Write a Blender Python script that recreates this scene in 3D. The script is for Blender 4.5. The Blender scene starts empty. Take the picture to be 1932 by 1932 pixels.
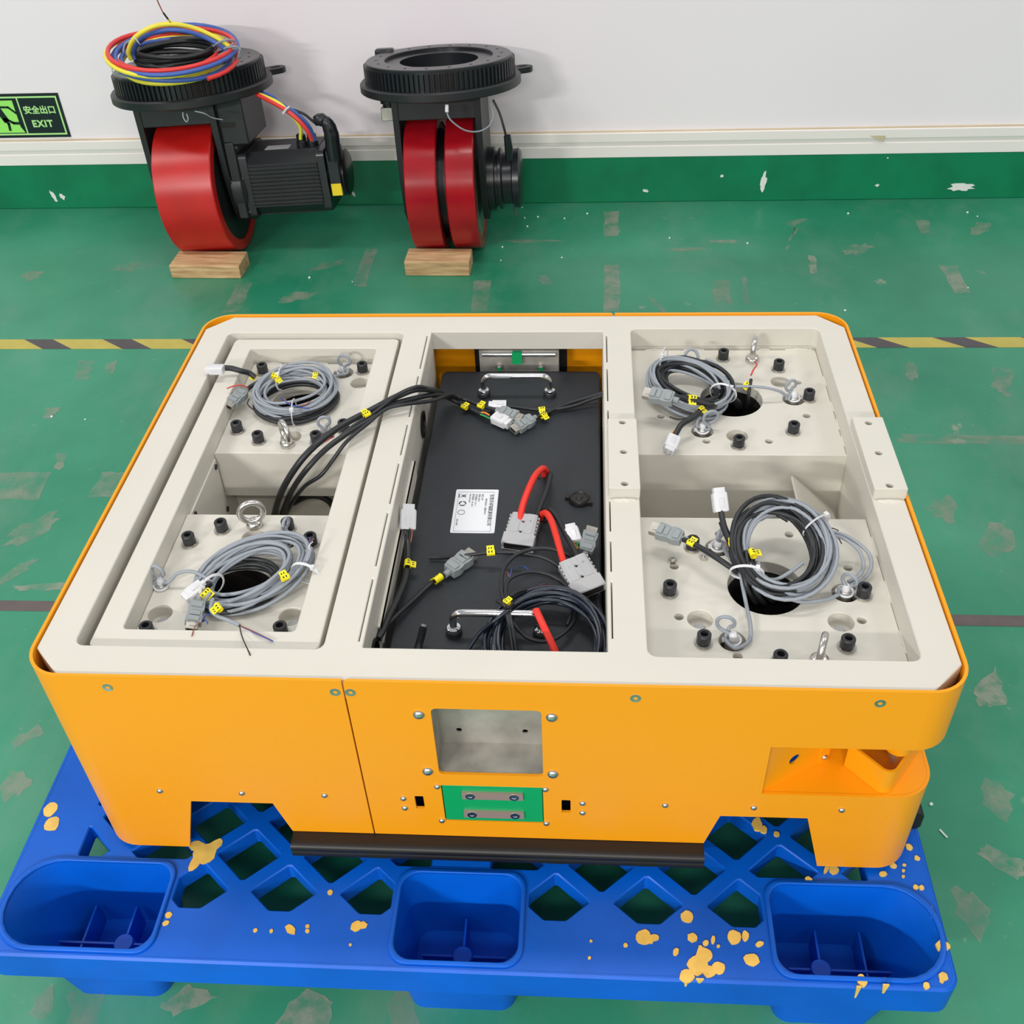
import bpy, bmesh, math, random
import numpy as np
from mathutils import Matrix, Vector, Euler

scene = bpy.context.scene
COL = scene.collection
random.seed(7)
PI = math.pi

# ------------------------------------------------------------------ camera
cam_data = bpy.data.cameras.new('camera')
cam = bpy.data.objects.new('camera', cam_data)
COL.objects.link(cam)
cam_data.sensor_width = 36.0
cam_data.sensor_fit = 'HORIZONTAL'
cam_data.lens = 36.0 * 1996.454 / 1932.0
cam_data.clip_start = 0.02
cam.matrix_world = Matrix(((0.997675, -0.008816, 0.067580, 0.693327), (0.057029, 0.650922, -0.757000, -0.818403), (-0.037315, 0.759094, 0.649911, 1.507880), (0.000000, 0.000000, 0.000000, 1.000000)))
scene.camera = cam

# ------------------------------------------------------------------ world and lamps
world = bpy.data.worlds.new('hall')
scene.world = world
world.use_nodes = True
wbg = world.node_tree.nodes['Background']
wbg.inputs[0].default_value = (0.93, 0.97, 1.0, 1)
wbg.inputs[1].default_value = 0.38

def tube_lamp(x, y, z, power, length=1.25, width=0.30):
    ld = bpy.data.lights.new('ceiling_tube_lamp', 'AREA')
    ld.shape = 'RECTANGLE'
    ld.size = length
    ld.size_y = width
    ld.energy = power
    ld.color = (1.0, 0.975, 0.94)
    lo = bpy.data.objects.new('ceiling_tube_lamp', ld)
    lo.location = (x, y, z)
    COL.objects.link(lo)

for lx, ly, lp in ((-2.6, -5.2, 390), (0.6, -5.2, 150), (3.4, -5.2, 50), (-2.2, -2.2, 34), (0.6, -2.2, 18), (3.4, -2.2, 13), (-2.2, 1.0, 24), (0.6, 1.0, 18), (3.4, 1.0, 20)):
    tube_lamp(lx, ly, 3.1, lp)

scene.view_settings.view_transform = 'Standard'
scene.view_settings.look = 'None'
scene.view_settings.gamma = 1.0
scene.view_settings.use_curve_mapping = False
scene.view_settings.exposure = 0.2

# ------------------------------------------------------------------ materials
def srgb(r, g, b):
    def f(c):
        c /= 255.0
        return c / 12.92 if c <= 0.04045 else ((c + 0.055) / 1.055) ** 2.4
    return (f(r), f(g), f(b), 1.0)

MATS = {}
def mat(name, col, rough=0.5, metal=0.0, var=0.0, scale=20.0, bump=0.0, bscale=200.0, trans=0.0, coat=0.0, spec=None):
    m = bpy.data.materials.new(name)
    m.use_nodes = True
    nt = m.node_tree
    b = nt.nodes['Principled BSDF']
    b.inputs['Base Color'].default_value = col
    b.inputs['Roughness'].default_value = rough
    b.inputs['Metallic'].default_value = metal
    if trans:
        b.inputs['Transmission Weight'].default_value = trans
    if coat:
        b.inputs['Coat Weight'].default_value = coat
        b.inputs['Coat Roughness'].default_value = 0.15
    if spec is not None:
        b.inputs['Specular IOR Level'].default_value = spec
    if var or bump:
        tc = nt.nodes.new('ShaderNodeTexCoord')
    if var:
        n = nt.nodes.new('ShaderNodeTexNoise')
        n.inputs['Scale'].default_value = scale
        n.inputs['Detail'].default_value = 6
        nt.links.new(tc.outputs['Object'], n.inputs['Vector'])
        r = nt.nodes.new('ShaderNodeValToRGB')
        r.color_ramp.elements[0].position = 0.3
        r.color_ramp.elements[1].position = 0.7
        r.color_ramp.elements[0].color = tuple(c * (1 - var) for c in col[:3]) + (1,)
        r.color_ramp.elements[1].color = tuple(min(1, c * (1 + var)) for c in col[:3]) + (1,)
        nt.links.new(n.outputs['Fac'], r.inputs['Fac'])
        nt.links.new(r.outputs['Color'], b.inputs['Base Color'])
    if bump:
        n2 = nt.nodes.new('ShaderNodeTexNoise')
        n2.inputs['Scale'].default_value = bscale
        n2.inputs['Detail'].default_value = 3
        nt.links.new(tc.outputs['Object'], n2.inputs['Vector'])
        bp = nt.nodes.new('ShaderNodeBump')
        bp.inputs['Strength'].default_value = bump
        bp.inputs['Distance'].default_value = 0.002
        nt.links.new(n2.outputs['Fac'], bp.inputs['Height'])
        nt.links.new(bp.outputs['Normal'], b.inputs['Normal'])
    MATS[name] = m
    return m

M_YEL = mat('yellow_powder_coat', srgb(246, 158, 8), 0.36, bump=0.05, bscale=900)
M_CRM = mat('cream_paint', srgb(211, 207, 196), 0.42, var=0.015, scale=9, bump=0.04, bscale=500)
M_STEEL = mat('stainless_steel', (0.56, 0.53, 0.48, 1), 0.36, 1.0, var=0.22, scale=18)
M_BOX = mat('brushed_box_steel', (0.40, 0.38, 0.34, 1), 0.4, 0.35, var=0.25, scale=24)
M_ZINC = mat('zinc_plated_steel', (0.62, 0.60, 0.57, 1), 0.28, 1.0)
M_CHROME = mat('chrome', (0.82, 0.82, 0.83, 1), 0.07, 1.0)
M_BOLT = mat('black_oxide_steel', srgb(38, 39, 42), 0.42)
M_BATT = mat('black_textured_paint', srgb(35, 40, 46), 0.5, bump=0.35, bscale=700)
M_RUB = mat('black_rubber', srgb(25, 21, 20), 0.42)
M_BLKC = mat('black_cable_jacket', srgb(31, 33, 36), 0.42)
M_NAVY = mat('dark_blue_black_cable', srgb(28, 36, 50), 0.26)
M_GRYC = mat('grey_cable_jacket', srgb(146, 152, 160), 0.45)
M_WHTP = mat('white_nylon', srgb(216, 216, 219), 0.35)
M_GRYP = mat('grey_plastic', srgb(140, 146, 148), 0.5)
M_LGRY = mat('light_grey_plastic', srgb(172, 172, 174), 0.45)
M_TAG = mat('yellow_vinyl_tag', srgb(245, 228, 20), 0.4)
M_INK = mat('black_ink', srgb(40, 40, 42), 0.6)
M_RED = mat('red_sleeve', srgb(226, 44, 28), 0.45)
M_WIRER = mat('red_wire', srgb(205, 50, 52), 0.4)
M_WIREB = mat('blue_wire', srgb(44, 70, 150), 0.4)
M_WIREN = mat('brown_wire', srgb(150, 84, 62), 0.4)
M_WIREO = mat('orange_wire', srgb(236, 140, 50), 0.4)
M_WIREG = mat('green_wire', srgb(40, 165, 80), 0.4)
M_GREEN = mat('green_resin_board', srgb(8, 158, 92), 0.4)
M_CONTACT = mat('copper_nickel_contact', srgb(186, 156, 146), 0.42, 0.45)
M_LABEL = mat('white_label_paper', srgb(226, 228, 232), 0.4)
M_GINK = mat('grey_ink', srgb(120, 122, 128), 0.6)
M_DARK = mat('dark_steel_and_hole_shade', srgb(28, 24, 22), 0.7)  # dark steel parts, also painted in as the shade inside holes
M_CAST = mat('black_cast_steel', srgb(29, 31, 34), 0.42, var=0.25, scale=12)
M_GEAR = mat('black_gear_steel', srgb(28, 31, 35), 0.28)
M_TREAD = mat('red_polyurethane', srgb(188, 26, 24), 0.33, var=0.10, scale=14)
M_TREAD2 = mat('dark_red_polyurethane', srgb(158, 16, 28), 0.2, var=0.12, scale=12)
M_CYEL = mat('yellow_motor_wire', srgb(240, 224, 70), 0.4)
M_CRED = mat('red_motor_wire', srgb(225, 58, 56), 0.4)
M_CBLU = mat('blue_motor_wire', srgb(66, 98, 176), 0.4)
M_WSTICK = mat('yellow_sticker', srgb(236, 206, 30), 0.5)
M_SIGN = mat('dark_sign_board', srgb(18, 32, 34), 0.35)
M_GLOW = mat('pale_green_luminous_print', srgb(160, 240, 110), 0.5)
M_GLOW2 = mat('pale_green_border_print', srgb(182, 236, 150), 0.5)
M_WALLW = mat('white_wall_paint', srgb(247, 238, 243), 0.6, var=0.012, scale=2.0)
M_TRIMW = mat('white_trim_paint', srgb(246, 238, 234), 0.5, var=0.02, scale=4)
M_TAN = mat('aged_sealant', srgb(206, 192, 160), 0.7, var=0.1, scale=5)
M_GBASE = mat('green_base_paint', srgb(2, 122, 80), 0.42, var=0.14, scale=9)
M_CHIP = mat('bare_plaster', srgb(232, 232, 228), 0.8)
M_TAPEY = mat('yellow_floor_tape', srgb(188, 174, 84), 0.55, var=0.08, scale=20)
M_TAPEK = mat('black_floor_tape', srgb(80, 75, 79), 0.55, var=0.15, scale=25)
M_TAPED = mat('dark_grey_floor_tape', srgb(96, 86, 86), 0.55, var=0.12, scale=25)
M_BLUE = mat('blue_polyethylene', srgb(0, 90, 200), 0.40, spec=0.3, var=0.18, scale=6, bump=0.08, bscale=60)
M_SPLAT = mat('dried_yellow_paint', srgb(226, 186, 92), 0.5, var=0.12, scale=60)
M_CRUMB = mat('white_crumb', srgb(225, 235, 228), 0.7)

def wood_material():
    m = bpy.data.materials.new('raw_pine_wood')
    m.use_nodes = True
    nt = m.node_tree
    b = nt.nodes['Principled BSDF']
    b.inputs['Roughness'].default_value = 0.7
    tc = nt.nodes.new('ShaderNodeTexCoord')
    mp = nt.nodes.new('ShaderNodeMapping')
    mp.inputs['Scale'].default_value = (6, 40, 60)
    n = nt.nodes.new('ShaderNodeTexNoise')
    n.inputs['Scale'].default_value = 2.0
    n.inputs['Detail'].default_value = 7
    r = nt.nodes.new('ShaderNodeValToRGB')
    r.color_ramp.elements[0].position = 0.3
    r.color_ramp.elements[1].position = 0.72
    r.color_ramp.elements[0].color = srgb(172, 132, 92)
    r.color_ramp.elements[1].color = srgb(222, 188, 140)
    nt.links.new(tc.outputs['Object'], mp.inputs['Vector'])
    nt.links.new(mp.outputs['Vector'], n.inputs['Vector'])
    nt.links.new(n.outputs['Fac'], r.inputs['Fac'])
    nt.links.new(r.outputs['Color'], b.inputs['Base Color'])
    return m
M_WOOD = wood_material()

def floor_material():
    m = bpy.data.materials.new('worn_green_floor_paint')
    m.use_nodes = True
    nt = m.node_tree
    N = nt.nodes.new
    L = nt.links.new
    b = nt.nodes['Principled BSDF']
    tc = N('ShaderNodeTexCoord')
    def noise(scale, detail, rough=0.55, sc=(1, 1, 1)):
        mp = N('ShaderNodeMapping')
        mp.inputs['Scale'].default_value = sc
        L(tc.outputs['Object'], mp.inputs['Vector'])
        n = N('ShaderNodeTexNoise')
        n.inputs['Scale'].default_value = scale
        n.inputs['Detail'].default_value = detail
        n.inputs['Roughness'].default_value = rough
        L(mp.outputs['Vector'], n.inputs['Vector'])
        return n.outputs['Fac']
    def ramp(fac, p0, p1, c0, c1):
        r = N('ShaderNodeValToRGB')
        r.color_ramp.elements[0].position = p0
        r.color_ramp.elements[1].position = p1
        r.color_ramp.elements[0].color = c0
        r.color_ramp.elements[1].color = c1
        L(fac, r.inputs['Fac'])
        return r.outputs['Color']
    def mix(fac, a, c):
        x = N('ShaderNodeMix')
        x.data_type = 'RGBA'
        L(fac, x.inputs[0])
        if isinstance(a, tuple): x.inputs[6].default_value = a
        else: L(a, x.inputs[6])
        if isinstance(c, tuple): x.inputs[7].default_value = c
        else: L(c, x.inputs[7])
        return x.outputs[2]
    W, K = (1, 1, 1, 1), (0, 0, 0, 1)
    base = ramp(noise(1.6, 6), 0.32, 0.68, srgb(25, 122, 91), srgb(60, 148, 116))
    # rubbed, dusty areas in the paint
    dust = ramp(noise(3.4, 9, 0.66, (1, 0.55, 1)), 0.50, 0.80, K, (0.45, 0.45, 0.45, 1))
    c1 = mix(dust, base, srgb(122, 150, 128))
    # bare concrete showing through small worn spots
    worn = ramp(noise(7.5, 8, 0.62, (1, 0.7, 1)), 0.675, 0.71, K, (0.75, 0.75, 0.75, 1))
    c2 = mix(worn, c1, srgb(150, 152, 136))
    fine = ramp(noise(42, 4, 0.6), 0.66, 0.74, K, (0.5, 0.5, 0.5, 1))
    c3 = mix(fine, c2, srgb(120, 156, 132))
    L(c3, b.inputs['Base Color'])
    rr = ramp(noise(2.4, 6), 0.3, 0.7, (0.26, 0.26, 0.26, 1), (0.50, 0.50, 0.50, 1))
    L(rr, b.inputs['Roughness'])
    bp = N('ShaderNodeBump')
    bp.inputs['Strength'].default_value = 0.12
    bp.inputs['Distance'].default_value = 0.002
    L(noise(60, 4), bp.inputs['Height'])
    L(bp.outputs['Normal'], b.inputs['Normal'])
    return m
M_FLOOR = floor_material()

def patch_material(name, col, lo=0.36, hi=0.62, scale=16):
    # worn marks: opaque in the middle of their noise, letting the paint below show in gaps
    m = bpy.data.materials.new(name)
    m.use_nodes = True
    nt = m.node_tree
    b = nt.nodes['Principled BSDF']
    b.inputs['Base Color'].default_value = col
    b.inputs['Roughness'].default_value = 0.55
    tc = nt.nodes.new('ShaderNodeTexCoord')
    n = nt.nodes.new('ShaderNodeTexNoise')
    n.inputs['Scale'].default_value = scale
    n.inputs['Detail'].default_value = 8
    n.inputs['Roughness'].default_value = 0.65
    r = nt.nodes.new('ShaderNodeMapRange')
    r.inputs['From Min'].default_value = lo
    r.inputs['From Max'].default_value = hi
    r.inputs['To Max'].default_value = 0.52
    nt.links.new(tc.outputs['Object'], n.inputs['Vector'])
    nt.links.new(n.outputs['Fac'], r.inputs['Value'])
    nt.links.new(r.outputs['Result'], b.inputs['Alpha'])
    return m
M_PATCH = patch_material('worn_tape_residue', srgb(158, 166, 148))
M_PATCH2 = patch_material('bare_concrete_scuff', srgb(172, 174, 158), 0.34, 0.56, 22)

# ------------------------------------------------------------------ mesh helpers
class MB:
    def __init__(self):
        self.v, self.f, self.m = [], [], []
    def add(self, verts, faces, mi=0, M=None):
        o = len(self.v)
        for p in verts:
            self.v.append(tuple(M @ Vector(p)) if M is not None else tuple(p))
        for f in faces:
            self.f.append(tuple(i + o for i in f))
            self.m.append(mi)
        return self
    def box(self, x0, x1, y0, y1, z0, z1, mi=0, M=None):
        v = [(x0, y0, z0), (x1, y0, z0), (x1, y1, z0), (x0, y1, z0), (x0, y0, z1), (x1, y0, z1), (x1, y1, z1), (x0, y1, z1)]
        f = [(0, 3, 2, 1), (4, 5, 6, 7), (0, 1, 5, 4), (1, 2, 6, 5), (2, 3, 7, 6), (3, 0, 4, 7)]
        return self.add(v, f, mi, M)
    def prism(self, poly, a0, a1, axis='z', mi=0, M=None):
        n = len(poly)
        def P(p, a):
            if axis == 'z': return (p[0], p[1], a)
            if axis == 'y': return (p[0], a, p[1])
            return (a, p[0], p[1])
        v = [P(p, a0) for p in poly] + [P(p, a1) for p in poly]
        f = [tuple(range(n)), tuple(range(n, 2 * n))[::-1]]
        for i in range(n):
            j = (i + 1) % n
            f.append((i, n + i, n + j, j))
        return self.add(v, f, mi, M)
    def lathe(self, prof, n=24, mi=0, M=None, axis='z'):
        # prof: list of (radius, height); open ends are capped
        v, f = [], []
        for r, h in prof:
            for i in range(n):
                a = 2 * PI * i / n
                c, s = r * math.cos(a), r * math.sin(a)
                v.append((c, s, h) if axis == 'z' else ((h, c, s) if axis == 'x' else (c, h, s)))
        for k in range(len(prof) - 1):
            for i in range(n):
                j = (i + 1) % n
                f.append((k * n + i, k * n + j, (k + 1) * n + j, (k + 1) * n + i))
        f.append(tuple(range(n))[::-1])
        f.append(tuple((len(prof) - 1) * n + i for i in range(n)))
        return self.add(v, f, mi, M)
    def ring(self, prof, n=24, mi=0, M=None, axis='z'):
        # closed profile swept round: no caps
        v, f = [], []
        for r, h in prof:
            for i in range(n):
                a = 2 * PI * i / n
                c, s = r * math.cos(a), r * math.sin(a)
                v.append((c, s, h) if axis == 'z' else ((h, c, s) if axis == 'x' else (c, h, s)))
        K = len(prof)
        for k in range(K):
            k2 = (k + 1) % K
            for i in range(n):
                j = (i + 1) % n
                f.append((k * n + i, k * n + j, k2 * n + j, k2 * n + i))
        return self.add(v, f, mi, M)
    def tube(self, pts, r, n=8, mi=0, closed=False, flat=1.0):
        P = [Vector(p) for p in pts]
        N = len(P)
        T = []
        for i in range(N):
            a = P[(i - 1) % N] if (closed or i > 0) else P[0]
            b = P[(i + 1) % N] if (closed or i < N - 1) else P[-1]
            d = b - a
            T.append(d.normalized() if d.length > 1e-9 else Vector((1, 0, 0)))
        up = Vector((0, 0, 1)) if abs(T[0].z) < 0.9 else Vector((1, 0, 0))
        u = (up - T[0] * up.dot(T[0])).normalized()
        v, f = [], []
        rr = r if hasattr(r, '__len__') else [r] * N
        for i in range(N):
            u = u - T[i] * u.dot(T[i])
            u = u.normalized() if u.length > 1e-9 else Vector((0, 0, 1))
            w = T[i].cross(u)
            for k in range(n):
                a = 2 * PI * k / n
                q = P[i] + u * (rr[i] * flat * math.cos(a)) + w * (rr[i] * math.sin(a))
                v.append(tuple(q))
        last = N if closed else N - 1
        for i in range(last):
            i2 = (i + 1) % N
            for k in range(n):
                j = (k + 1) % n
                f.append((i * n + k, i * n + j, i2 * n + j, i2 * n + k))
        if not closed:
            f.append(tuple(range(n))[::-1])
            f.append(tuple((N - 1) * n + k for k in range(n)))
        return self.add(v, f, mi)
    def mesh(self, me, fn=None, mi=0):
        o = len(self.v)
        for vv in me.vertices:
            p = tuple(vv.co)
            self.v.append(fn(*p) if fn else p)
        for p in me.polygons:
            self.f.append(tuple(i + o for i in p.vertices))
            self.m.append(mi)
        return self
    def data(self, name, mats, smooth=40, merge=True):
        me = bpy.data.meshes.new(name)
        me.from_pydata(self.v, [], self.f)
        for m in (mats if isinstance(mats, (list, tuple)) else [mats]):
            me.materials.append(m)
        me.polygons.foreach_set('material_index', self.m)
        bm = bmesh.new()
        bm.from_mesh(me)
        if merge:
            bmesh.ops.remove_doubles(bm, verts=bm.verts, dist=1e-6)
        bmesh.ops.recalc_face_normals(bm, faces=bm.faces)
        bm.to_mesh(me)
        bm.free()
        me.polygons.foreach_set('use_smooth', [True] * len(me.polygons))
        me.set_sharp_from_angle(angle=math.radians(smooth))
        me.update()
        return me

def link(name, data, parent=None, loc=None, M=None, label=None, bevel=0, kind=None):
    # parts of a thing keep world coordinates: their origin is put back on the world origin
    o = bpy.data.objects.new(name, data)
    COL.objects.link(o)
    if parent is not None:
        o.parent = parent
        if parent.get('_world') and parent.type == 'EMPTY':
            base = Vector(parent.location)
        else:
            base = Vector((0, 0, 0))
        if M is not None:
            o.matrix_basis = Matrix.Translation(-base) @ M
        else:
            o.location = Vector(loc if loc is not None else (0, 0, 0)) - base
    else:
        if M is not None: o.matrix_basis = M
        elif loc is not None: o.location = loc
    if label: o['label'] = label
    if kind: o['kind'] = kind
    if bevel:
        b = o.modifiers.new('bevel', 'BEVEL')
        b.width = bevel
        b.segments = 2
        b.limit_method = 'ANGLE'
        b.angle_limit = math.radians(50)
    return o

def thing(name, label, cat, loc, group=None, world=True, rot=None):
    o = bpy.data.objects.new(name, None)
    o.empty_display_size = 0.05
    COL.objects.link(o)
    o.location = loc
    if rot: o.rotation_euler = rot
    o['label'] = label
    o['category'] = cat
    if group: o['group'] = group
    if world: o['_world'] = True
    return o

def tag(o, label, cat, group=None):
    o['label'] = label
    o['category'] = cat
    if group: o['group'] = group
    return o

def rrect(x0, y0, x1, y1, r, n=4):
    pts = []
    for cx, cy, a0 in ((x1 - r, y1 - r, 0), (x0 + r, y1 - r, 90), (x0 + r, y0 + r, 180), (x1 - r, y0 + r, 270)):
        for i in range(n + 1):
            a = math.radians(a0 + 90 * i / n)
            pts.append((cx + r * math.cos(a), cy + r * math.sin(a)))
    return pts

def circle(cx, cy, r, n=20, sx=1.0):
    return [(cx + sx * r * math.cos(2 * PI * i / n), cy + r * math.sin(2 * PI * i / n)) for i in range(n)]

def plate(outer, holes, z0, z1, bev=0.0):
    cu = bpy.data.curves.new('tmp', 'CURVE')
    cu.dimensions = '2D'
    cu.fill_mode = 'BOTH'
    cu.extrude = (z1 - z0) / 2 - bev
    if bev:
        cu.bevel_depth = bev
        cu.bevel_resolution = 0
        cu.offset = -bev
    for poly in [outer] + list(holes):
        s = cu.splines.new('POLY')
        s.points.add(len(poly) - 1)
        for p, q in zip(s.points, poly):
            p.co = (q[0], q[1], 0, 1)
        s.use_cyclic_u = True
    ob = bpy.data.objects.new('tmp', cu)
    COL.objects.link(ob)
    dg = bpy.context.evaluated_depsgraph_get()
    me = bpy.data.meshes.new_from_object(ob.evaluated_get(dg))
    for v in me.vertices:
        v.co.z += (z0 + z1) / 2
    bpy.data.objects.remove(ob)
    bpy.data.curves.remove(cu)
    return me

def text_mesh(body, size, depth=0.0004, weight=0.0, align='CENTER', space=1.0):
    cu = bpy.data.curves.new('tmp', 'FONT')
    cu.body = body
    cu.size = size
    cu.extrude = depth
    cu.offset = weight
    cu.align_x = align
    cu.align_y = 'CENTER'
    cu.resolution_u = 3
    cu.space_character = space
    ob = bpy.data.objects.new('tmp', cu)
    COL.objects.link(ob)
    dg = bpy.context.evaluated_depsgraph_get()
    me = bpy.data.meshes.new_from_object(ob.evaluated_get(dg))
    bpy.data.objects.remove(ob)
    bpy.data.curves.remove(cu)
    return me

def spline(pts, sub=8, closed=False):
    P = [Vector(p) for p in pts]
    n = len(P)
    out = []
    rng = n if closed else n - 1
    for i in range(rng):
        if closed:
            p0, p1, p2, p3 = P[(i - 1) % n], P[i], P[(i + 1) % n], P[(i + 2) % n]
        else:
            p1, p2 = P[i], P[i + 1]
            p0 = P[i - 1] if i > 0 else p1 * 2 - p2
            p3 = P[i + 2] if i + 2 < n else p2 * 2 - p1
        for k in range(sub):
            t = k / sub
            out.append(0.5 * ((2 * p1) + (p2 - p0) * t + (2 * p0 - 5 * p1 + 4 * p2 - p3) * t * t + (3 * p1 - p0 - 3 * p2 + p3) * t ** 3))
    if not closed:
        out.append(P[-1])
    return out

def aim(p0, p1, up=(0, 0, 1)):
    # matrix with local x from p0 towards p1
    a = Vector(p0)
    x = (Vector(p1) - a).normalized()
    u = Vector(up)
    y = u.cross(x)
    y = y.normalized() if y.length > 1e-6 else Vector((0, 1, 0))
    z = x.cross(y)
    M = Matrix((x, y, z)).transposed().to_4x4()
    M.translation = a
    return M

def cable(name, pts, r, m, parent, sub=8, n=8, label=None, flat=1.0):
    return link(name, MB().tube(spline(pts, sub), r, n, flat=flat).data(name, m, 60), parent, label=label)

# ================================================================== the setting
WALL_Y = 2.516
fl = link('floor', MB().box(-4.5, 5.5, -3.2, WALL_Y + 0.05, -0.05, 0.0).data('floor', M_FLOOR), kind='structure')

def blob(cx, cy, w, h, n=14, jit=0.25, rot=0.0, seed=0):
    rnd = random.Random(seed)
    out = []
    for i in range(n):
        a = 2 * PI * i / n
        k = 1 + rnd.uniform(-jit, jit)
        x, y = 0.5 * w * k * math.cos(a), 0.5 * h * k * math.sin(a)
        out.append((cx + x * math.cos(rot) - y * math.sin(rot), cy + x * math.sin(rot) + y * math.cos(rot)))
    return out

def floor_patch(poly, m, z=0.0006):
    mb = MB()
    mb.add([(p[0], p[1], z) for p in poly], [tuple(range(len(poly)))])
    link('paint_scuff', mb.data('paint_scuff', m), fl)

def quad_patch(a, b, c, d, m, seed=1):
    # a slightly ragged four-sided mark
    rnd = random.Random(seed)
    pts = []
    for p, q in ((a, b), (b, c), (c, d), (d, a)):
        for k in range(5):
            t = k / 5
            pts.append((p[0] + (q[0] - p[0]) * t + rnd.uniform(-.004, .004), p[1] + (q[1] - p[1]) * t + rnd.uniform(-.004, .004)))
    floor_patch(pts, m)

quad_patch((0.7497, 2.4404, 0.0000), (0.7962, 2.4473, 0.0000), (0.7961, 2.2684, 0.0000), (0.7498, 2.2620, 0.0000), M_PATCH2, 1)
quad_patch((0.7450, 2.0768, 0.0000), (0.7924, 2.0762, 0.0000), (0.7900, 1.8014, 0.0000), (0.7442, 1.8017, 0.0000), M_PATCH2, 2)
quad_patch((0.3654, 1.9835, 0.0000), (0.4121, 1.9893, 0.0000), (0.4151, 1.8043, 0.0000), (0.3705, 1.7988, 0.0000), M_PATCH, 3)
quad_patch((-0.3493, 1.9759, 0.0000), (-0.2998, 1.9851, 0.0000), (-0.2969, 1.8099, 0.0000), (-0.3482, 1.8043, 0.0000), M_PATCH, 4)
quad_patch((0.0068, 2.1924, 0.0000), (0.0437, 2.1918, 0.0000), (0.0456, 1.9551, 0.0000), (0.0059, 1.9556, 0.0000), M_PATCH, 5)
quad_patch((1.0598, 1.9750, 0.0000), (1.1060, 1.9807, 0.0000), (1.1003, 1.8311, 0.0000), (1.0527, 1.8226, 0.0000), M_PATCH, 6)
quad_patch((1.1475, 1.9993, 0.0000), (1.1627, 1.9991, 0.0000), (1.1517, 1.8454, 0.0000), (1.1334, 1.8396, 0.0000), M_PATCH, 7)
quad_patch((1.7224, 2.0592, 0.0000), (1.7734, 2.0585, 0.0000), (1.7696, 1.8960, 0.0000), (1.7227, 1.8935, 0.0000), M_PATCH2, 8)
quad_patch((1.3554, 2.1281, 0.0000), (1.3771, 2.1277, 0.0000), (1.3676, 2.0189, 0.0000), (1.3474, 2.0159, 0.0000), M_PATCH2, 9)
quad_patch((1.7192, 2.3603, 0.0000), (1.7628, 2.3594, 0.0000), (1.7412, 2.2679, 0.0000), (1.7175, 2.2612, 0.0000), M_PATCH, 10)
quad_patch((1.0720, 2.2306, 0.0000), (1.1561, 2.2326, 0.0000), (1.1543, 2.2148, 0.0000), (1.0705, 2.2128, 0.0000), M_PATCH2, 11)
quad_patch((-0.7337, 1.0631, 0.0000), (-0.5572, 1.0649, 0.0000), (-0.5452, 0.9660, 0.0000), (-0.7137, 0.9639, 0.0000), M_PATCH, 12)
quad_patch((-0.4344, 1.0662, 0.0000), (-0.3504, 1.0710, 0.0000), (-0.3503, 0.9779, 0.0000), (-0.4356, 0.9730, 0.0000), M_PATCH, 13)
quad_patch((-0.6732, 1.5526, 0.0000), (-0.6269, 1.5472, 0.0000), (-0.6146, 1.4546, 0.0000), (-0.6554, 1.4596, 0.0000), M_PATCH, 14)
quad_patch((-0.5911, 1.5419, 0.0000), (-0.5668, 1.5524, 0.0000), (-0.5578, 1.4850, 0.0000), (-0.5806, 1.4799, 0.0000), M_PATCH, 15)
quad_patch((-0.5729, 1.1406, 0.0000), (-0.5505, 1.1408, 0.0000), (-0.5349, 1.0772, 0.0000), (-0.5555, 1.0770, 0.0000), M_PATCH, 16)
quad_patch((-0.6749, 1.3284, 0.0000), (-0.6391, 1.3332, 0.0000), (-0.6398, 1.2823, 0.0000), (-0.6645, 1.2822, 0.0000), M_PATCH, 17)
quad_patch((-0.4883, 0.6871, 0.0000), (-0.3859, 0.7016, 0.0000), (-0.3785, 0.6768, 0.0000), (-0.4704, 0.6719, 0.0000), M_PATCH2, 18)
quad_patch((1.4337, 1.2287, 0.0000), (1.7126, 1.2263, 0.0000), (1.7347, 1.1898, 0.0000), (1.4145, 1.1955, 0.0000), M_PATCH, 19)
quad_patch((1.3932, 0.4609, 0.0000), (1.4494, 0.5123, 0.0000), (1.4433, 0.4261, 0.0000), (1.3958, 0.4188, 0.0000), M_PATCH2, 20)
quad_patch((1.3126, 0.1265, 0.0000), (1.3321, 0.1477, 0.0000), (1.3807, 0.1124, 0.0000), (1.3632, 0.0804, 0.0000), M_PATCH2, 21)
quad_patch((0.0901, -0.1562, 0.0000), (0.1275, -0.1238, 0.0000), (0.1733, -0.1414, 0.0000), (0.1178, -0.1701, 0.0000), M_PATCH2, 23)
quad_patch((-0.0975, -0.1599, 0.0000), (-0.0754, -0.1358, 0.0000), (-0.0604, -0.1774, 0.0000), (-0.0867, -0.1859, 0.0000), M_PATCH, 24)
quad_patch((0.2527, -0.1868, 0.0000), (0.3005, -0.1248, 0.0000), (0.3426, -0.1423, 0.0000), (0.3427, -0.1831, 0.0000), M_PATCH2, 25)
quad_patch((-0.3250, 0.2946, 0.0000), (-0.2919, 0.3333, 0.0000), (-0.2691, 0.3138, 0.0000), (-0.3095, 0.2812, 0.0000), M_PATCH, 26)
quad_patch((1.2924, 2.1703, 0.0000), (1.3443, 2.3125, 0.0000), (1.3481, 2.3050, 0.0000), (1.2963, 2.1530, 0.0000), M_PATCH, 27)
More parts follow.
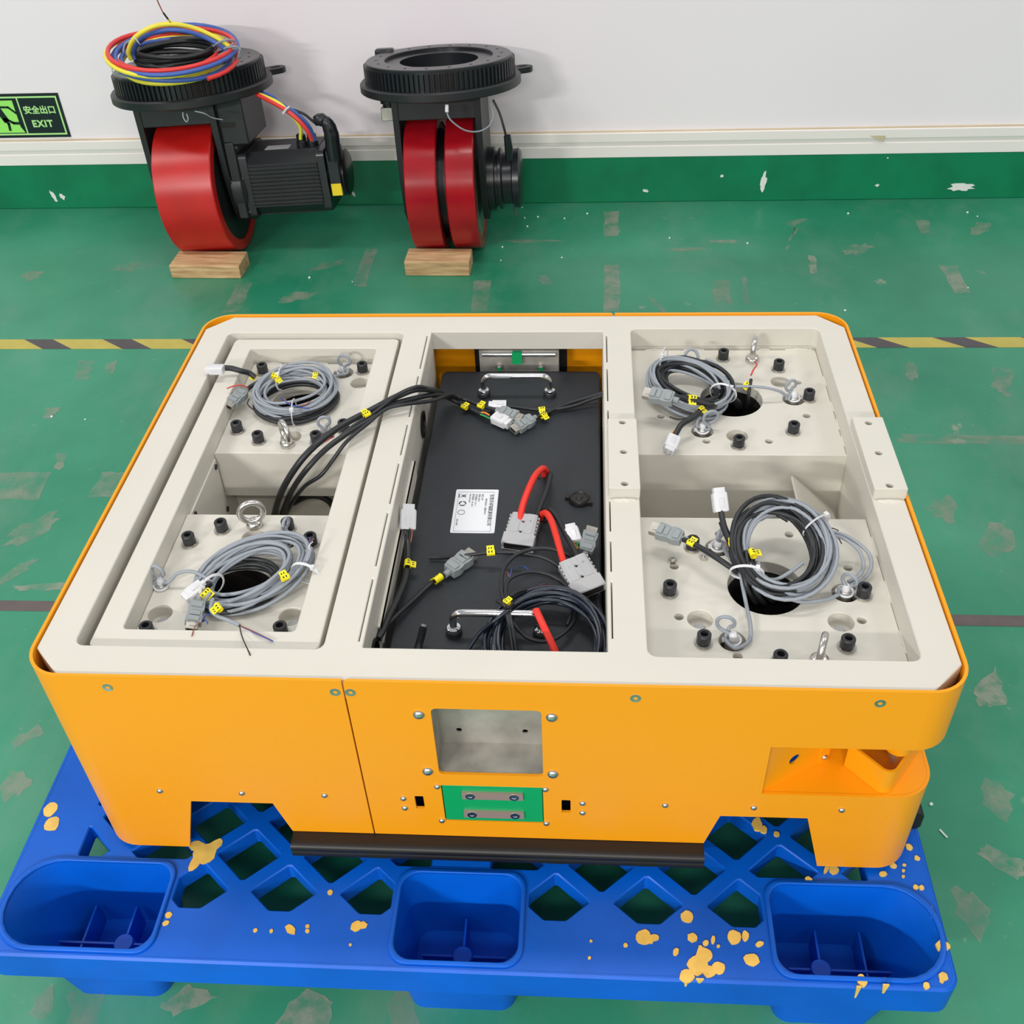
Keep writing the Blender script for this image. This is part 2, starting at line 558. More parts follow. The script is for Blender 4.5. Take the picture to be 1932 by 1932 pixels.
for i, (u, v, w, h) in enumerate(((0.5187, 2.2372, 0.2, 0.02), (1.0066, 2.1752, 0.12, 0.02), (-0.7040, 2.0808, 0.12, 0.05), (-1.0062, 2.0338, 0.06, 0.06), (-0.1480, 1.8941, 0.1, 0.05),
        (-0.0911, 2.0891, 0.1, 0.04), (1.3496, 2.3497, 0.08, 0.03), (1.5118, 2.1665, 0.1, 0.05), (1.9052, 2.3008, 0.1, 0.05), (-0.5210, 0.8625, 0.12, 0.06), (-0.5001, 0.7282, 0.1, 0.03),
        (1.5474, 0.8605, 0.12, 0.06), (1.4649, 0.9610, 0.08, 0.06), (1.7266, 1.4516, 0.14, 0.05), (1.5185, 1.4996, 0.08, 0.03), (-0.2776, 0.2065, 0.06, 0.05), (1.3719, 0.2371, 0.08, 0.05),
        (1.2828, 0.0300, 0.08, 0.05), (-0.0168, -0.1643, 0.08, 0.05), (0.4442, -0.1569, 0.1, 0.04), (0.8947, 1.8388, 0.1, 0.02), (0.5767, 1.9809, 0.08, 0.03))):
    floor_patch(blob(u, v, w, h, 16, 0.35, 0.1 * i, 50 + i), M_PATCH, 0.0005)

# crumbs of foam and a splinter lying about
crumbs = MB()
rc = random.Random(3)
for (u, v, w, h) in ((0.4357, 2.1085, 0, 0), (0.4350, 2.1957, 0, 0), (0.4943, 2.3993, 0, 0), (0.5058, 2.3375, 0, 0), (0.5370, 2.4061, 0, 0), (0.4817, 2.4789, 0, 0), (0.0014, 1.9814, 0, 0), (1.8929, 2.4057, 0, 0),
        (1.9165, 2.3785, 0, 0), (1.7681, 1.9232, 0, 0), (-0.1332, 2.0059, 0, 0), (0.6204, 2.1228, 0, 0), (1.4059, 1.7994, 0, 0), (0.6231, 2.3925, 0, 0), (-0.6453, 1.2891, 0, 0), (-0.5545, 1.2782, 0, 0), (1.2617, 0.2154, 0, 0),
        (1.5237, 2.4066, 0, 0), (0.9513, 2.2472, 0, 0), (0.6964, 2.4259, 0, 0), (1.1856, 2.2071, 0, 0)):
    r = rc.uniform(.0022, .0042)
    crumbs.lathe([(r * .6, 0.0), (r, r * .5), (r * .8, r * 1.0), (r * .2, r * 1.4)], 6, 0, Matrix.Translation((u, v, 0.0)))
oc = link('foam_crumbs', crumbs.data('foam_crumbs', M_CRUMB), kind='stuff')
tag(oc, 'scattered tiny white foam crumbs on the green floor', 'crumbs')
spl = link('splinter', MB().tube([(1.2640, 0.1680, 0.0020), (1.2680, 0.1604, 0.0020), (1.2721, 0.1539, 0.0020)], 0.0016, 6).data('splinter', M_CRUMB))
tag(spl, 'thin pale splinter lying on the floor right of the blue pallet', 'splinter')

# back wall
wall = link('wall_back', MB().box(-4.5, 5.5, WALL_Y, WALL_Y + 0.12, 0.15, 3.4).data('wall_back', M_WALLW), kind='structure')
base = link('baseboard_back', MB().box(-4.5, 5.5, WALL_Y - 0.004, WALL_Y + 0.1, 0.0, 0.1535).data('baseboard_back', M_GBASE), kind='structure', bevel=0.003)
tr = link('trim_1', MB().prism([(WALL_Y + 0.01, 0.1535), (WALL_Y - 0.006, 0.1535), (WALL_Y - 0.006, 0.187), (WALL_Y - 0.003, 0.189), (WALL_Y - 0.003, 0.2035), (WALL_Y - 0.012, 0.206),
        (WALL_Y - 0.012, 0.232), (WALL_Y - 0.010, 0.2335), (WALL_Y + 0.01, 0.2335)], -4.5, 5.5, 'x').data('trim_1', M_TRIMW, 20), kind='structure')
link('sealant_line', MB().tube([(-4.5 + 0.5 * i, WALL_Y - 0.0015, 0.2355 + 0.0006 * math.sin(i * 2.1)) for i in range(21)], 0.0028, 6).data('sealant_line', M_TAN), tr)
link('tape_scrap', MB().add([(1.5705, 2.5035, 0.2139), (1.6224, 2.5035, 0.2131), (1.6148, 2.5035, 0.1931)], [(0, 1, 2)]).data('tape_scrap', M_TAN), tr)

def chip(poly):
    link('paint_chip', MB().prism([(p[0], p[2]) for p in poly], WALL_Y - 0.0055, WALL_Y - 0.003, 'y').data('paint_chip', M_CHIP), base)
def chip_blob(c, w, h, seed, rot=0):
    chip([(x, 0, z) for x, z in blob(c[0], c[2], w, h, 18, 0.30, rot, seed)])
chip_blob((1.8912, 2.5110, 0.0395), .075, .026, 1)
chip_blob((1.2628, 2.5110, 0.0652), .017, .062, 2, -0.1)
chip_blob((1.1287, 2.5110, 0.0865), .010, .009, 3)
chip_blob((0.8861, 2.5110, 0.0394), .018, .010, 4)
chip_blob((1.6266, 2.5110, 0.0482), .011, .008, 5)
chip_blob((-1.1121, 2.5110, 0.0450), .012, .042, 6, 0.3)
chip_blob((-1.0831, 2.5110, 0.0428), .016, .024, 7, 0.5)
chip_blob((-0.1346, 2.5110, 0.0426), .028, .014, 8)
chip_blob((-0.0813, 2.5110, 0.0401), .010, .018, 9, 0.5)
chip_blob((1.6428, 2.5110, 0.1388), .005, .004, 10)

# ================================================================== exit sign
def exit_sign():
    zt, zb, xr = 0.3865, 0.2455, -0.988
    W = 0.345
    xl = xr - W
    y1 = WALL_Y
    t = thing('exit_sign', 'dark rectangular exit sign with pale green running figure and lettering on white wall', 'sign', ((xl + xr) / 2, y1, zb))
    link('board', MB().box(xl, xr, y1 - 0.003, y1, zb, zt).data('board', M_SIGN), t)
    yf = y1 - 0.0034
    def flat(name, polys, m):
        mb = MB()
        for p in polys:
            mb.prism(p, yf, y1 - 0.0025, 'y')
        return link(name, mb.data(name, m), t)
    def R(a, b, c, d): return [(a, b), (c, b), (c, d), (a, d)]
    e, k = 0.0085, 0.0052
    a, b, c, d = xl + e, zb + e, xr - e, zt - e
    flat('border', [R(a, d - k, c, d), R(a, b, c, b + k), R(a, b + k, a + k, d - k), R(c - k, b + k, c, d - k)], M_GLOW2)
    xd = xr - 0.1425
    flat('divider', [R(xd, b + k, xd + 0.0045, d - k)], M_GLOW2)
    # pictogram: lit door field with the dark figure standing in it
    px0, px1 = a + k + 0.014, xd - 0.011
    flat('door_field', [[(px0, b + k + 0.003), (px1 + 0.006, b + k + 0.003), (px1 - 0.004, b + k + 0.022), (px1 - 0.004, d - k - 0.007), (px0, d - k - 0.007)]], M_GLOW)
    yf -= 0.0008
    def limb(pts, w):
        P = []
        for (p, q) in zip(pts[:-1], pts[1:]):
            dx, dz = q[0] - p[0], q[1] - p[1]
            l = math.hypot(dx, dz)
            nx, nz = -dz / l * w / 2, dx / l * w / 2
            ex, ez = dx / l * w * 0.3, dz / l * w * 0.3
            P.append([(p[0] - ex + nx, p[1] - ez + nz), (p[0] - ex - nx, p[1] - ez - nz), (q[0] + ex - nx, q[1] + ez - nz), (q[0] + ex + nx, q[1] + ez + nz)])
        return P
    X = lambda f: px1 - f
    polys = limb([(X(.060), zb + .094), (X(.045), zb + .058)], 0.020)
    polys += limb([(X(.058), zb + .100), (X(.024), zb + .099), (X(.004), zb + .080)], 0.0065)
    polys += limb([(X(.066), zb + .098), (X(.090), zb + .082), (X(.100), zb + .064)], 0.0065)
    polys += limb([(X(.046), zb + .062), (X(.022), zb + .048), (X(.000), zb + .047)], 0.0085)
    polys += limb([(X(.050), zb + .062), (X(.040), zb + .046), (X(.042), zb + .026)], 0.0085)
    polys.append(circle(X(.070), zb + .114, 0.0085, 16))
    flat('running_figure', polys, M_SIGN)
    for body, sz, cx, cz, w, sp_ in (('安全出口', 0.0268, -1.0640, 0.3330, 0.0007, 1.0), ('EXIT', 0.0300, -1.0685, 0.2895, 0.0011, 1.16)):
        me = text_mesh(body, sz, 0.0004, w, 'CENTER', sp_)
        link('lettering', MB().mesh(me, lambda x, y, z: (cx + x, yf + 0.0006 - z, cz + y)).data('lettering', M_GLOW2), t)
exit_sign()

# ================================================================== floor tapes
def hazard_tape():
    y0, y1 = 1.6105, 1.6600
    t = thing('hazard_tape', 'yellow and dark grey striped warning tape stuck across the green floor', 'floor tape', (0.5, (y0 + y1) / 2, 0))
    pitch, half, lean = 0.2255, 0.0830, 0.072
    x = -2.522
    i = 0
    bm = {}
    while x < 3.4:
        for nm, xa, xb, m in (('yellow_stripe', x, x + pitch - half, M_TAPEY), ('dark_stripe', x + pitch - half, x + pitch, M_TAPEK)):
            if nm not in bm:
                w = xb - xa
                bm[nm] = MB().prism([(0, 0), (w, 0), (w - lean, y1 - y0), (-lean, y1 - y0)], 0.0, 0.0009, 'z').data(nm, m)
            link(nm, bm[nm], t, (xa, y0, 0))
        x += pitch
hazard_tape()
dk = link('floor_tape', MB().box(-2.5, 3.6, -0.0, 0.0285, 0, 0.0008).data('floor_tape', M_TAPED), None, (0, 0.6166, 0))
tag(dk, 'plain dark grey tape line running across the floor under the pallet', 'floor tape')

# ================================================================== plastic pallet
def pallet():
    x0, x1, y0, y1, z = -0.125, 1.178, -0.165, 0.935, 0.150
    t = thing('plastic_pallet', 'blue moulded plastic pallet spattered with yellow paint under the yellow vehicle', 'pallet', (0.5265, 0.385, 0.0))
    xs = ((-0.110, 0.112), (0.443, 0.612), (0.951, 1.168))
    ys = ((-0.1515, -0.0235), (0.3250, 0.4650), (0.7700, 0.9150))
    def cup_outline(i, k, g=0.0, n=6):
        xa, xb = xs[i][0] - g, xs[i][1] + g
        ya, yb = ys[k][0] - g, ys[k][1] + g
        rl = 0.060 if i == 0 else 0.026
        rr = 0.060 if i == 2 else 0.026
        pts = []
        for cx, cy, a0, r in ((xb - rr, yb - rr, 0, rr), (xa + rl, yb - rl, 90, rl), (xa + rl, ya + rl, 180, rl), (xb - rr, ya + rr, 270, rr)):
            for q in range(n + 1):
                a = math.radians(a0 + 90 * q / n)
                pts.append((cx + r * math.cos(a), cy + r * math.sin(a)))
        return pts
    # the deck: perimeter rails and diagonal lattice, cut from one plate
    def clip(poly, ax, val, keep_ge):
        out = []
        for i in range(len(poly)):
            p, q = poly[i], poly[(i + 1) % len(poly)]
            pi_, qi = (p[ax] >= val) == keep_ge, (q[ax] >= val) == keep_ge
            if pi_: out.append(p)
            if pi_ != qi:
                s = (val - p[ax]) / (q[ax] - p[ax])
                out.append((p[0] + (q[0] - p[0]) * s, p[1] + (q[1] - p[1]) * s))
        return out
    holes = []
    dx, dy = 0.1270, 0.1120
    rib = 0.0215
    cx0, cy0 = 0.0240, -0.0025           # a crossing of two ribs
    hx, hy = dx / 2, dy / 2
    # a window is a diamond centred between crossings, shrunk by half a rib
    sl = math.hypot(hx, hy)
    sh = (rib / 2) / (hx * hy / sl)
    wx, wy = hx * (1 - sh), hy * (1 - sh)
    xl, xr_, yl, yr = x0 + 0.088, x1 - 0.088, y0 + 0.078, y1 - 0.078
    keep = []
    for k in range(3):
        for i in range(3):
            c = cup_outline(i, k, 0.011)
            keep.append((min(p[0] for p in c), max(p[0] for p in c), min(p[1] for p in c), max(p[1] for p in c)))
    keep += [(0.481, 0.566, -0.03, 0.34), (0.481, 0.566, 0.45, 0.78)]
    for a in range(-4, 24):
        for b in range(-3, 22):
            mx, my = cx0 + a * hx, cy0 + b * hy
            if (a + b) % 2 == 0: continue
            poly = [(mx + wx, my), (mx, my + wy), (mx - wx, my), (mx, my - wy)]
            for ax, val, ge in ((0, xl, True), (0, xr_, False), (1, yl, True), (1, yr, False)):
                if poly: poly = clip(poly, ax, val, ge)
            # keep the cups and their walls solid: trim windows against each cup box
            for (ka, kb, kc, kd) in keep:
                if not poly or max(p[0] for p in poly) <= ka or min(p[0] for p in poly) >= kb or max(p[1] for p in poly) <= kc or min(p[1] for p in poly) >= kd:
                    continue
                opts = [clip(poly, 0, ka, False), clip(poly, 0, kb, True), clip(poly, 1, kc, False), clip(poly, 1, kd, True)]
                def area(P):
                    return abs(sum(P[i][0] * P[(i + 1) % len(P)][1] - P[(i + 1) % len(P)][0] * P[i][1] for i in range(len(P)))) / 2 if len(P) > 2 else 0
                poly = max(opts, key=area)
            if len(poly) > 2:
                ar = abs(sum(poly[i][0] * poly[(i + 1) % len(poly)][1] - poly[(i + 1) % len(poly)][0] * poly[i][1] for i in range(len(poly)))) / 2
                if ar > 0.0006:
                    holes.append(poly)
    # round the corners of the windows a little
    def soften(poly, f=0.055):
        out = []
        n = len(poly)
        for i in range(n):
            p, q, r = poly[i - 1], poly[i], poly[(i + 1) % n]
            out.append((q[0] + (p[0] - q[0]) * f, q[1] + (p[1] - q[1]) * f))
            out.append((q[0] + (r[0] - q[0]) * f, q[1] + (r[1] - q[1]) * f))
        return out
    holes = [soften(h) for h in holes] + [cup_outline(i, k) for i in range(3) for k in range(3)]
    deck = plate(rrect(x0 + 0.004, y0 + 0.004, x1 - 0.004, y1 - 0.004, 0.019, 5), holes, z - 0.032, z, 0.0018)
    link('deck', MB().mesh(deck).data('deck', M_BLUE, 35, merge=True), t)
    # skirt round the rim
    sk = plate(rrect(x0, y0, x1, y1, 0.022, 5), [rrect(x0 + 0.009, y0 + 0.009, x1 - 0.009, y1 - 0.009, 0.015, 5)], 0.088, z + 0.0004, 0.0032)
    link('rim_skirt', MB().mesh(sk).data('rim_skirt', M_BLUE, 35), t)
    # nine hollow legs
    for k in range(3):
        for i in range(3):
            top = cup_outline(i, k)
            cx = sum(p[0] for p in top) / len(top)
            cy = sum(p[1] for p in top) / len(top)
            sx_l = 0.80
            def lvl(f, g):
                return [(cx + (p[0] - cx) * f, cy + (p[1] - cy) * g) for p in top]
            rims = [(lvl(1.0, 1.0), z - 0.001), (lvl(0.985, 0.97), z - 0.010), (lvl(0.92, 0.90), 0.075), (lvl(0.86, 0.86), 0.006)]
            outs = [(lvl(0.90, 0.90), 0.0), (lvl(0.97, 0.96), 0.060), (lvl(1.04, 1.045), z - 0.02)]
            if i != 1:
                # the corner legs draw in strongly on their outer side
                s = -1 if i == 0 else 1
                def pull(L, a):
                    return [(x - s * a * max(0.0, (x - cx) * s) / 0.11, y) for x, y in L]
                rims = [(pull(L, a), zz) for (L, zz), a in zip(rims, (0, 0.004, 0.030, 0.052))]
                outs = [(pull(L, a), zz) for (L, zz), a in zip(outs, (0.052, 0.034, 0.0))]
            rings = outs[::-1] + [(rims[3][0], 0.0)] + rims[::-1]
            rings = [(outs[2][0], outs[2][1]), (outs[1][0], outs[1][1]), (outs[0][0], 0.0), (rims[3][0], 0.006), (rims[2][0], rims[2][1]), (rims[1][0], rims[1][1]), (rims[0][0], rims[0][1])]
            v, f = [], []
            n = len(top)
            for L, zz in rings:
                v += [(x, y, zz) for x, y in L]
            for q in range(len(rings) - 1):
                for j in range(n):
                    j2 = (j + 1) % n
                    f.append((q * n + j, q * n + j2, (q + 1) * n + j2, (q + 1) * n + j))
            f.append(tuple(3 * n + j for j in range(n)))
            leg = link('leg', MB().add(v, f).data('leg', M_BLUE, 50), t)
            if k == 0:
                w = (xs[i][1] - xs[i][0])
                mb = MB()
                yb0, yb1 = ys[k][0] + 0.020, ys[k][1] - 0.014
                sgn = -1 if i == 2 else 1
                fx = cx - sgn * 0.004 if i != 1 else cx
                px = cx + (sgn * 0.026 if i != 1 else 0.0)
                yr_ = cy - 0.0085
                mb.box(fx - w * 0.34, fx + w * 0.36 if i == 1 else fx + w * 0.36, yr_ - 0.0015, yr_ + 0.0015, 0.006, 0.056)
                if i == 1:
                    mb.box(cx - 0.0015, cx + 0.0015, yb0, yb1, 0.006, 0.052)
                else:
                    for q in (-0.037, 0.025):
                        mb.box(cx + sgn * q - 0.0015, cx + sgn * q + 0.0015, yb0, yb1, 0.006, 0.054)
                link('stiffening_rib', mb.data('stiffening_rib', M_BLUE), leg)
                link('boss', MB().lathe([(0.0145, 0.006), (0.0145, 0.057), (0.013, 0.059)], 20, 0, Matrix.Translation((px, yr_, 0))).data('boss', M_BLUE), leg)
            # raised lip round the cup
            o_ = cup_outline(i, k, 0.006)
            i_ = cup_outline(i, k, -0.0005)
            lipm = plate(o_, [i_], z - 0.001, z + 0.004, 0.0012)
            if k == 0:
                link('cup_lip', MB().mesh(lipm).data('cup_lip', M_BLUE, 60), leg)
    # spatters of yellow paint, each a thin dried drop
    def drop(c, w, h, seed, jit=0.12, nrm='z'):
        p = blob(c[0], c[1], w, h, 12, jit, 0.3 * seed, seed)
        link('paint_drop', MB().prism(p, z - 0.001, z + 0.0006 + 0.00004 * seed, 'z').data('paint_drop', M_SPLAT), t)
    D = [((-0.1089, 0.0621, 0.1500), .020, .026), ((-0.0963, 0.0368, 0.1500), .022, .026), ((0.1494, -0.0035, 0.1500), .034, .034), ((0.1583, 0.0072, 0.1500), .034, .016), ((0.1407, -0.0141, 0.1500), .036, .016), ((0.1343, 0.0081, 0.1500), .016, .022), ((0.1250, -0.1002, 0.1500), .009, .010), ((0.1249, -0.1119, 0.1500), .008, .010),
         ((0.2997, -0.1145, 0.1500), .018, .011), ((0.3221, -0.1091, 0.1500), .006, .006), ((0.3235, -0.1159, 0.1500), .006, .006), ((0.2740, -0.1178, 0.1500), .005, .006), ((0.2519, -0.1178, 0.1500), .006, .006), ((0.3439, -0.0582, 0.1500), .008, .008),
         ((0.3890, -0.1066, 0.1500), .016, .014), ((0.3982, -0.1048, 0.1500), .010, .012), ((0.3856, -0.1331, 0.1500), .004, .004), ((0.7538, -0.1198, 0.1500), .006, .006), ((0.7081, -0.1157, 0.1500), .004, .004), ((0.7060, -0.1391, 0.1500), .004, .005),
         ((0.7781, -0.1079, 0.1500), .019, .022), ((0.7921, -0.1081, 0.1500), .014, .010), ((0.7877, -0.1134, 0.1500), .006, .006), ((0.8377, -0.0770, 0.1500), .017, .018), ((0.8428, -0.1062, 0.1500), .013, .013), ((0.8571, -0.1290, 0.1500), .019, .022),
         ((0.8470, -0.1437, 0.1500), .027, .028), ((0.8607, -0.1516, 0.1500), .016, .018), ((0.8735, -0.1462, 0.1500), .018, .018), ((0.8322, -0.1584, 0.1500), .018, .020), ((0.8982, -0.1041, 0.1500), .018, .020), ((0.9131, -0.1013, 0.1500), .010, .015), ((0.9178, -0.1338, 0.1500), .021, .016),
         ((0.9307, -0.1117, 0.1500), .011, .007), ((0.8597, -0.1129, 0.1500), .009, .007), ((0.8198, -0.1268, 0.1500), .011, .007), ((0.8699, -0.1081, 0.1500), .012, .005), ((0.8523, -0.1190, 0.1500), .005, .005), ((0.8761, -0.1167, 0.1500), .004, .005),
         ((1.1579, 0.0402, 0.1500), .011, .009), ((1.1650, 0.0229, 0.1500), .008, .007), ((1.1295, 0.0102, 0.1500), .010, .008), ((1.1450, 0.0115, 0.1500), .005, .004), ((1.1129, -0.0035, 0.1500), .011, .008), ((1.1526, -0.0221, 0.1500), .008, .007), ((1.1604, -0.0226, 0.1500), .008, .007),
         ((1.1644, -0.0536, 0.1500), .009, .008), ((1.1663, -0.0634, 0.1500), .006, .005), ((1.1685, -0.1055, 0.1500), .016, .018), ((1.1590, -0.1470, 0.1500), .012, .012), ((1.1556, -0.1526, 0.1500), .006, .005), ((1.1348, -0.1596, 0.1500), .008, .009), ((0.9485, 0.0703, 0.1500), .014, .022), ((0.9566, 0.0618, 0.1500), .010, .012),
         ((0.9745, 0.0546, 0.1500), .008, .008), ((1.0462, -0.0001, 0.1500), .014, .012), ((1.0374, 0.0037, 0.1500), .020, .006), ((1.0087, -0.0168, 0.1500), .010, .010), ((1.0552, -0.1559, 0.1500), .017, .012), ((1.0802, -0.1542, 0.1500), .004, .012), ((1.1396, -0.0066, 0.1500), .004, .004), ((1.1416, 0.0024, 0.1500), .004, .004)]
    for i, (c, w, h) in enumerate(D):
        drop(c, w, h, i)
    # runs of paint on the front rim
    for c, w, h in (((0.8308, -0.1655, 0.1444), .006, .014), ((0.8478, -0.1655, 0.1531), .010, .010), ((1.0492, -0.1655, 0.1393), .006, .030), ((1.0817, -0.1655, 0.1508), .008, .022)):
        p = [(c[0] - w / 2, c[2] + h / 2), (c[0] + w / 2, c[2] + h / 2), (c[0] + w * .15, c[2] - h / 2), (c[0] - w * .15, c[2] - h / 2)]
        link('paint_run', MB().prism(p, -0.1660, -0.1640, 'y').data('paint_run', M_SPLAT), t)
pallet()

# ================================================================== the vehicle
VW, VD, VT = 1.150, 0.868, 0.535
veh = thing('guided_vehicle', 'unfinished low transport vehicle with yellow sheet shell and open cream steel frame on blue pallet', 'vehicle', (0.575, 0.434, 0.150))
ZD = 0.532          # frame top
ZP = 0.490          # wheel plates

# ---- frame top with its three openings
def slot(x, ya, yb, w=0.0016): return [(x - w / 2, ya), (x + w / 2, ya), (x + w / 2, yb), (x - w / 2, yb)]
ch = 0.042
i0 = 0.0055
outer = [(i0, i0 + ch), (i0 + ch, i0), (VW - i0 - ch, i0), (VW - i0, i0 + ch), (VW - i0, VD - i0 - ch), (VW - i0 - ch, VD - i0), (i0 + ch, VD - i0), (i0, VD - i0 - ch)]
holes = [rrect(0.052, 0.0535, 0.371, 0.8085, 0.012), rrect(0.4205, 0.0575, 0.7243, 0.8085, 0.0015, 2), rrect(0.773, 0.0515, 1.0995, 0.8175, 0.012)]
for ya, yb in ((0.068, 0.180), (0.205, 0.315), (0.335, 0.43), (0.45, 0.53), (0.55, 0.60), (0.62, 0.668), (0.69, 0.797)):
    holes.append(slot(0.4140, ya, yb))
for ya, yb in ((0.08, 0.18), (0.20, 0.26), (0.28, 0.345), (0.53, 0.57), (0.595, 0.69), (0.71, 0.795)):
    holes.append(slot(0.7305, ya, yb))
fr = link('frame', MB().mesh(plate(outer, holes, 0.4955, ZD, 0.0012)).data('frame', M_CRM, 35), veh)

# ---- longitudinal webs beside the battery bay, with cable cut-outs
def web(xa, xb, cuts):
    prof = plate([(0.055, 0.17), (0.812, 0.17), (0.812, 0.4955), (0.055, 0.4955)], cuts, xa, xb)
    return link('battery_bay_web', MB().mesh(prof, lambda x, y, z: (z, x, y)).data('battery_bay_web', M_CRM, 35), veh)
webl = web(0.4160, 0.4205, [circle(0.100, 0.468, 0.024, 18), circle(0.620, 0.466, 0.022, 18)])
webr = web(0.7243, 0.7290, [circle(0.100, 0.468, 0.020, 18), circle(0.632, 0.468, 0.020, 18)])
link('inner_web', MB().box(0.372, 0.376, 0.055, 0.812, 0.17, 0.4955).data('inner_web', M_CRM), veh)
link('inner_web', MB().box(0.7690, 0.7730, 0.055, 0.812, 0.17, 0.4955).data('inner_web', M_CRM), veh)
for (x, y, z, r) in ((0.4205, 0.100, 0.468, 0.024), (0.4205, 0.620, 0.466, 0.022)):
    link('edge_grommet', MB().ring([(r, -0.004), (r + 0.0015, -0.006), (r - 0.004, -0.006), (r - 0.004, 0.003), (r + 0.0015, 0.003), (r, 0.001)], 20, 0, Matrix.Translation((x, y, z)), 'x').data('edge_grommet', M_RUB), webl)
# outer side walls of the frame under the top
link('side_wall', MB().box(1.0995, 1.1035, 0.05, 0.82, 0.30, 0.4955).data('side_wall', M_CRM), veh)
link('side_wall', MB().box(0.0480, 0.0520, 0.05, 0.82, 0.30, 0.4955).data('side_wall', M_CRM), veh)
link('end_wall', MB().box(0.775, 1.0995, 0.8175, 0.8215, 0.44, 0.4955).data('end_wall', M_CRM), veh)
link('end_wall', MB().box(0.775, 1.0995, 0.0475, 0.0515, 0.40, 0.4955).data('end_wall', M_CRM), veh)
link('end_wall', MB().box(0.052, 0.371, 0.8085, 0.8125, 0.44, 0.4955).data('end_wall', M_CRM), veh)
# small strip on the left bay web, as a guide for the battery
link('guide_strip', MB().box(0.4205, 0.4255, 0.14, 0.500, 0.478, 0.4815).box(0.4240, 0.4255, 0.14, 0.500, 0.45, 0.4815).data('guide_strip', M_CRM), veh)

# ---- inner tray frame in the left opening
tray = link('tray_frame', MB().mesh(plate(rrect(0.0635, 0.0605, 0.3620, 0.8035, 0.009), [rrect(0.0985, 0.0925, 0.3255, 0.7725, 0.006)], 0.40, 0.521, 0.0012)).data('tray_frame', M_CRM, 35), veh)

# ---- wheel plates
def bolt_mesh():
    mb = MB()
    mb.lathe([(0.0125, 0.0), (0.0125, 0.0022)], 24, 1)
    mb.lathe([(0.0105, 0.0022), (0.0112, 0.0042)], 24, 1)
    mb.ring([(0.0088, 0.0042), (0.0092, 0.0048), (0.0092, 0.0172), (0.0083, 0.0185), (0.0050, 0.0185), (0.0050, 0.0110), (0.0010, 0.0110), (0.0010, 0.0042)], 18, 0)
    mb.lathe([(0.0049, 0.0108), (0.0049, 0.0112)], 6, 2)
    return mb.data('socket_head_bolt', [M_BOLT, M_ZINC, M_DARK], 30)
BOLT = bolt_mesh()

def eye_mesh():
    mb = MB()
    R0, r0 = 0.0170, 0.0046
    prof = [(R0 + r0 * math.cos(2 * PI * i / 12), r0 * math.sin(2 * PI * i / 12)) for i in range(12)]
    mb.ring(prof, 32, 0, Matrix.Translation((0, 0, 0.0265)), 'y')
    mb.lathe([(0.0115, 0.0), (0.0122, 0.001), (0.0122, 0.0065), (0.0100, 0.0095), (0.0065, 0.0120)], 24)
    return mb.data('eye_bolt', M_ZINC, 50)
EYE = eye_mesh()

def nut_mesh():
    mb = MB()
    mb.ring([(0.0062, 0.0), (0.0062, 0.005), (0.0030, 0.005), (0.0030, 0.0)], 6)
    mb.lathe([(0.0028, 0.0), (0.0028, 0.0075)], 12)
    return mb.data('hex_nut', M_ZINC, 20)
NUT = nut_mesh()

def recess_mesh(r):
    # inside of a counterbore: a lower seat with a hexagon screw standing in it
    mb = MB()
    mb.ring([(r, 0.0), (r + 0.002, 0.0), (r + 0.002, -0.018), (0.0005, -0.018), (0.0005, -0.0165), (r, -0.0165)], 24, 0)
    mb.lathe([(0.0078, -0.0165), (0.0078, -0.0125), (0.0070, -0.0118)], 6, 1)
    return mb.data('counterbore', [M_CRM, M_LGRY], 30)
RECESS = {}

def weld(parent, p0, p1, r=0.0030):
    a, b = Vector(p0), Vector(p1)
    n = 9
    rr = [r * (0.35 + 0.65 * math.sin(PI * (i + 0.5) / n)) * random.uniform(0.85, 1.15) for i in range(n)]
    pts = [a + (b - a) * (i / (n - 1)) + Vector((0, 0, random.uniform(-.0006, .0006))) for i in range(n)]
    link('weld_bead', MB().tube(pts, rr, 7).data('weld_bead', M_CRM, 60), parent)

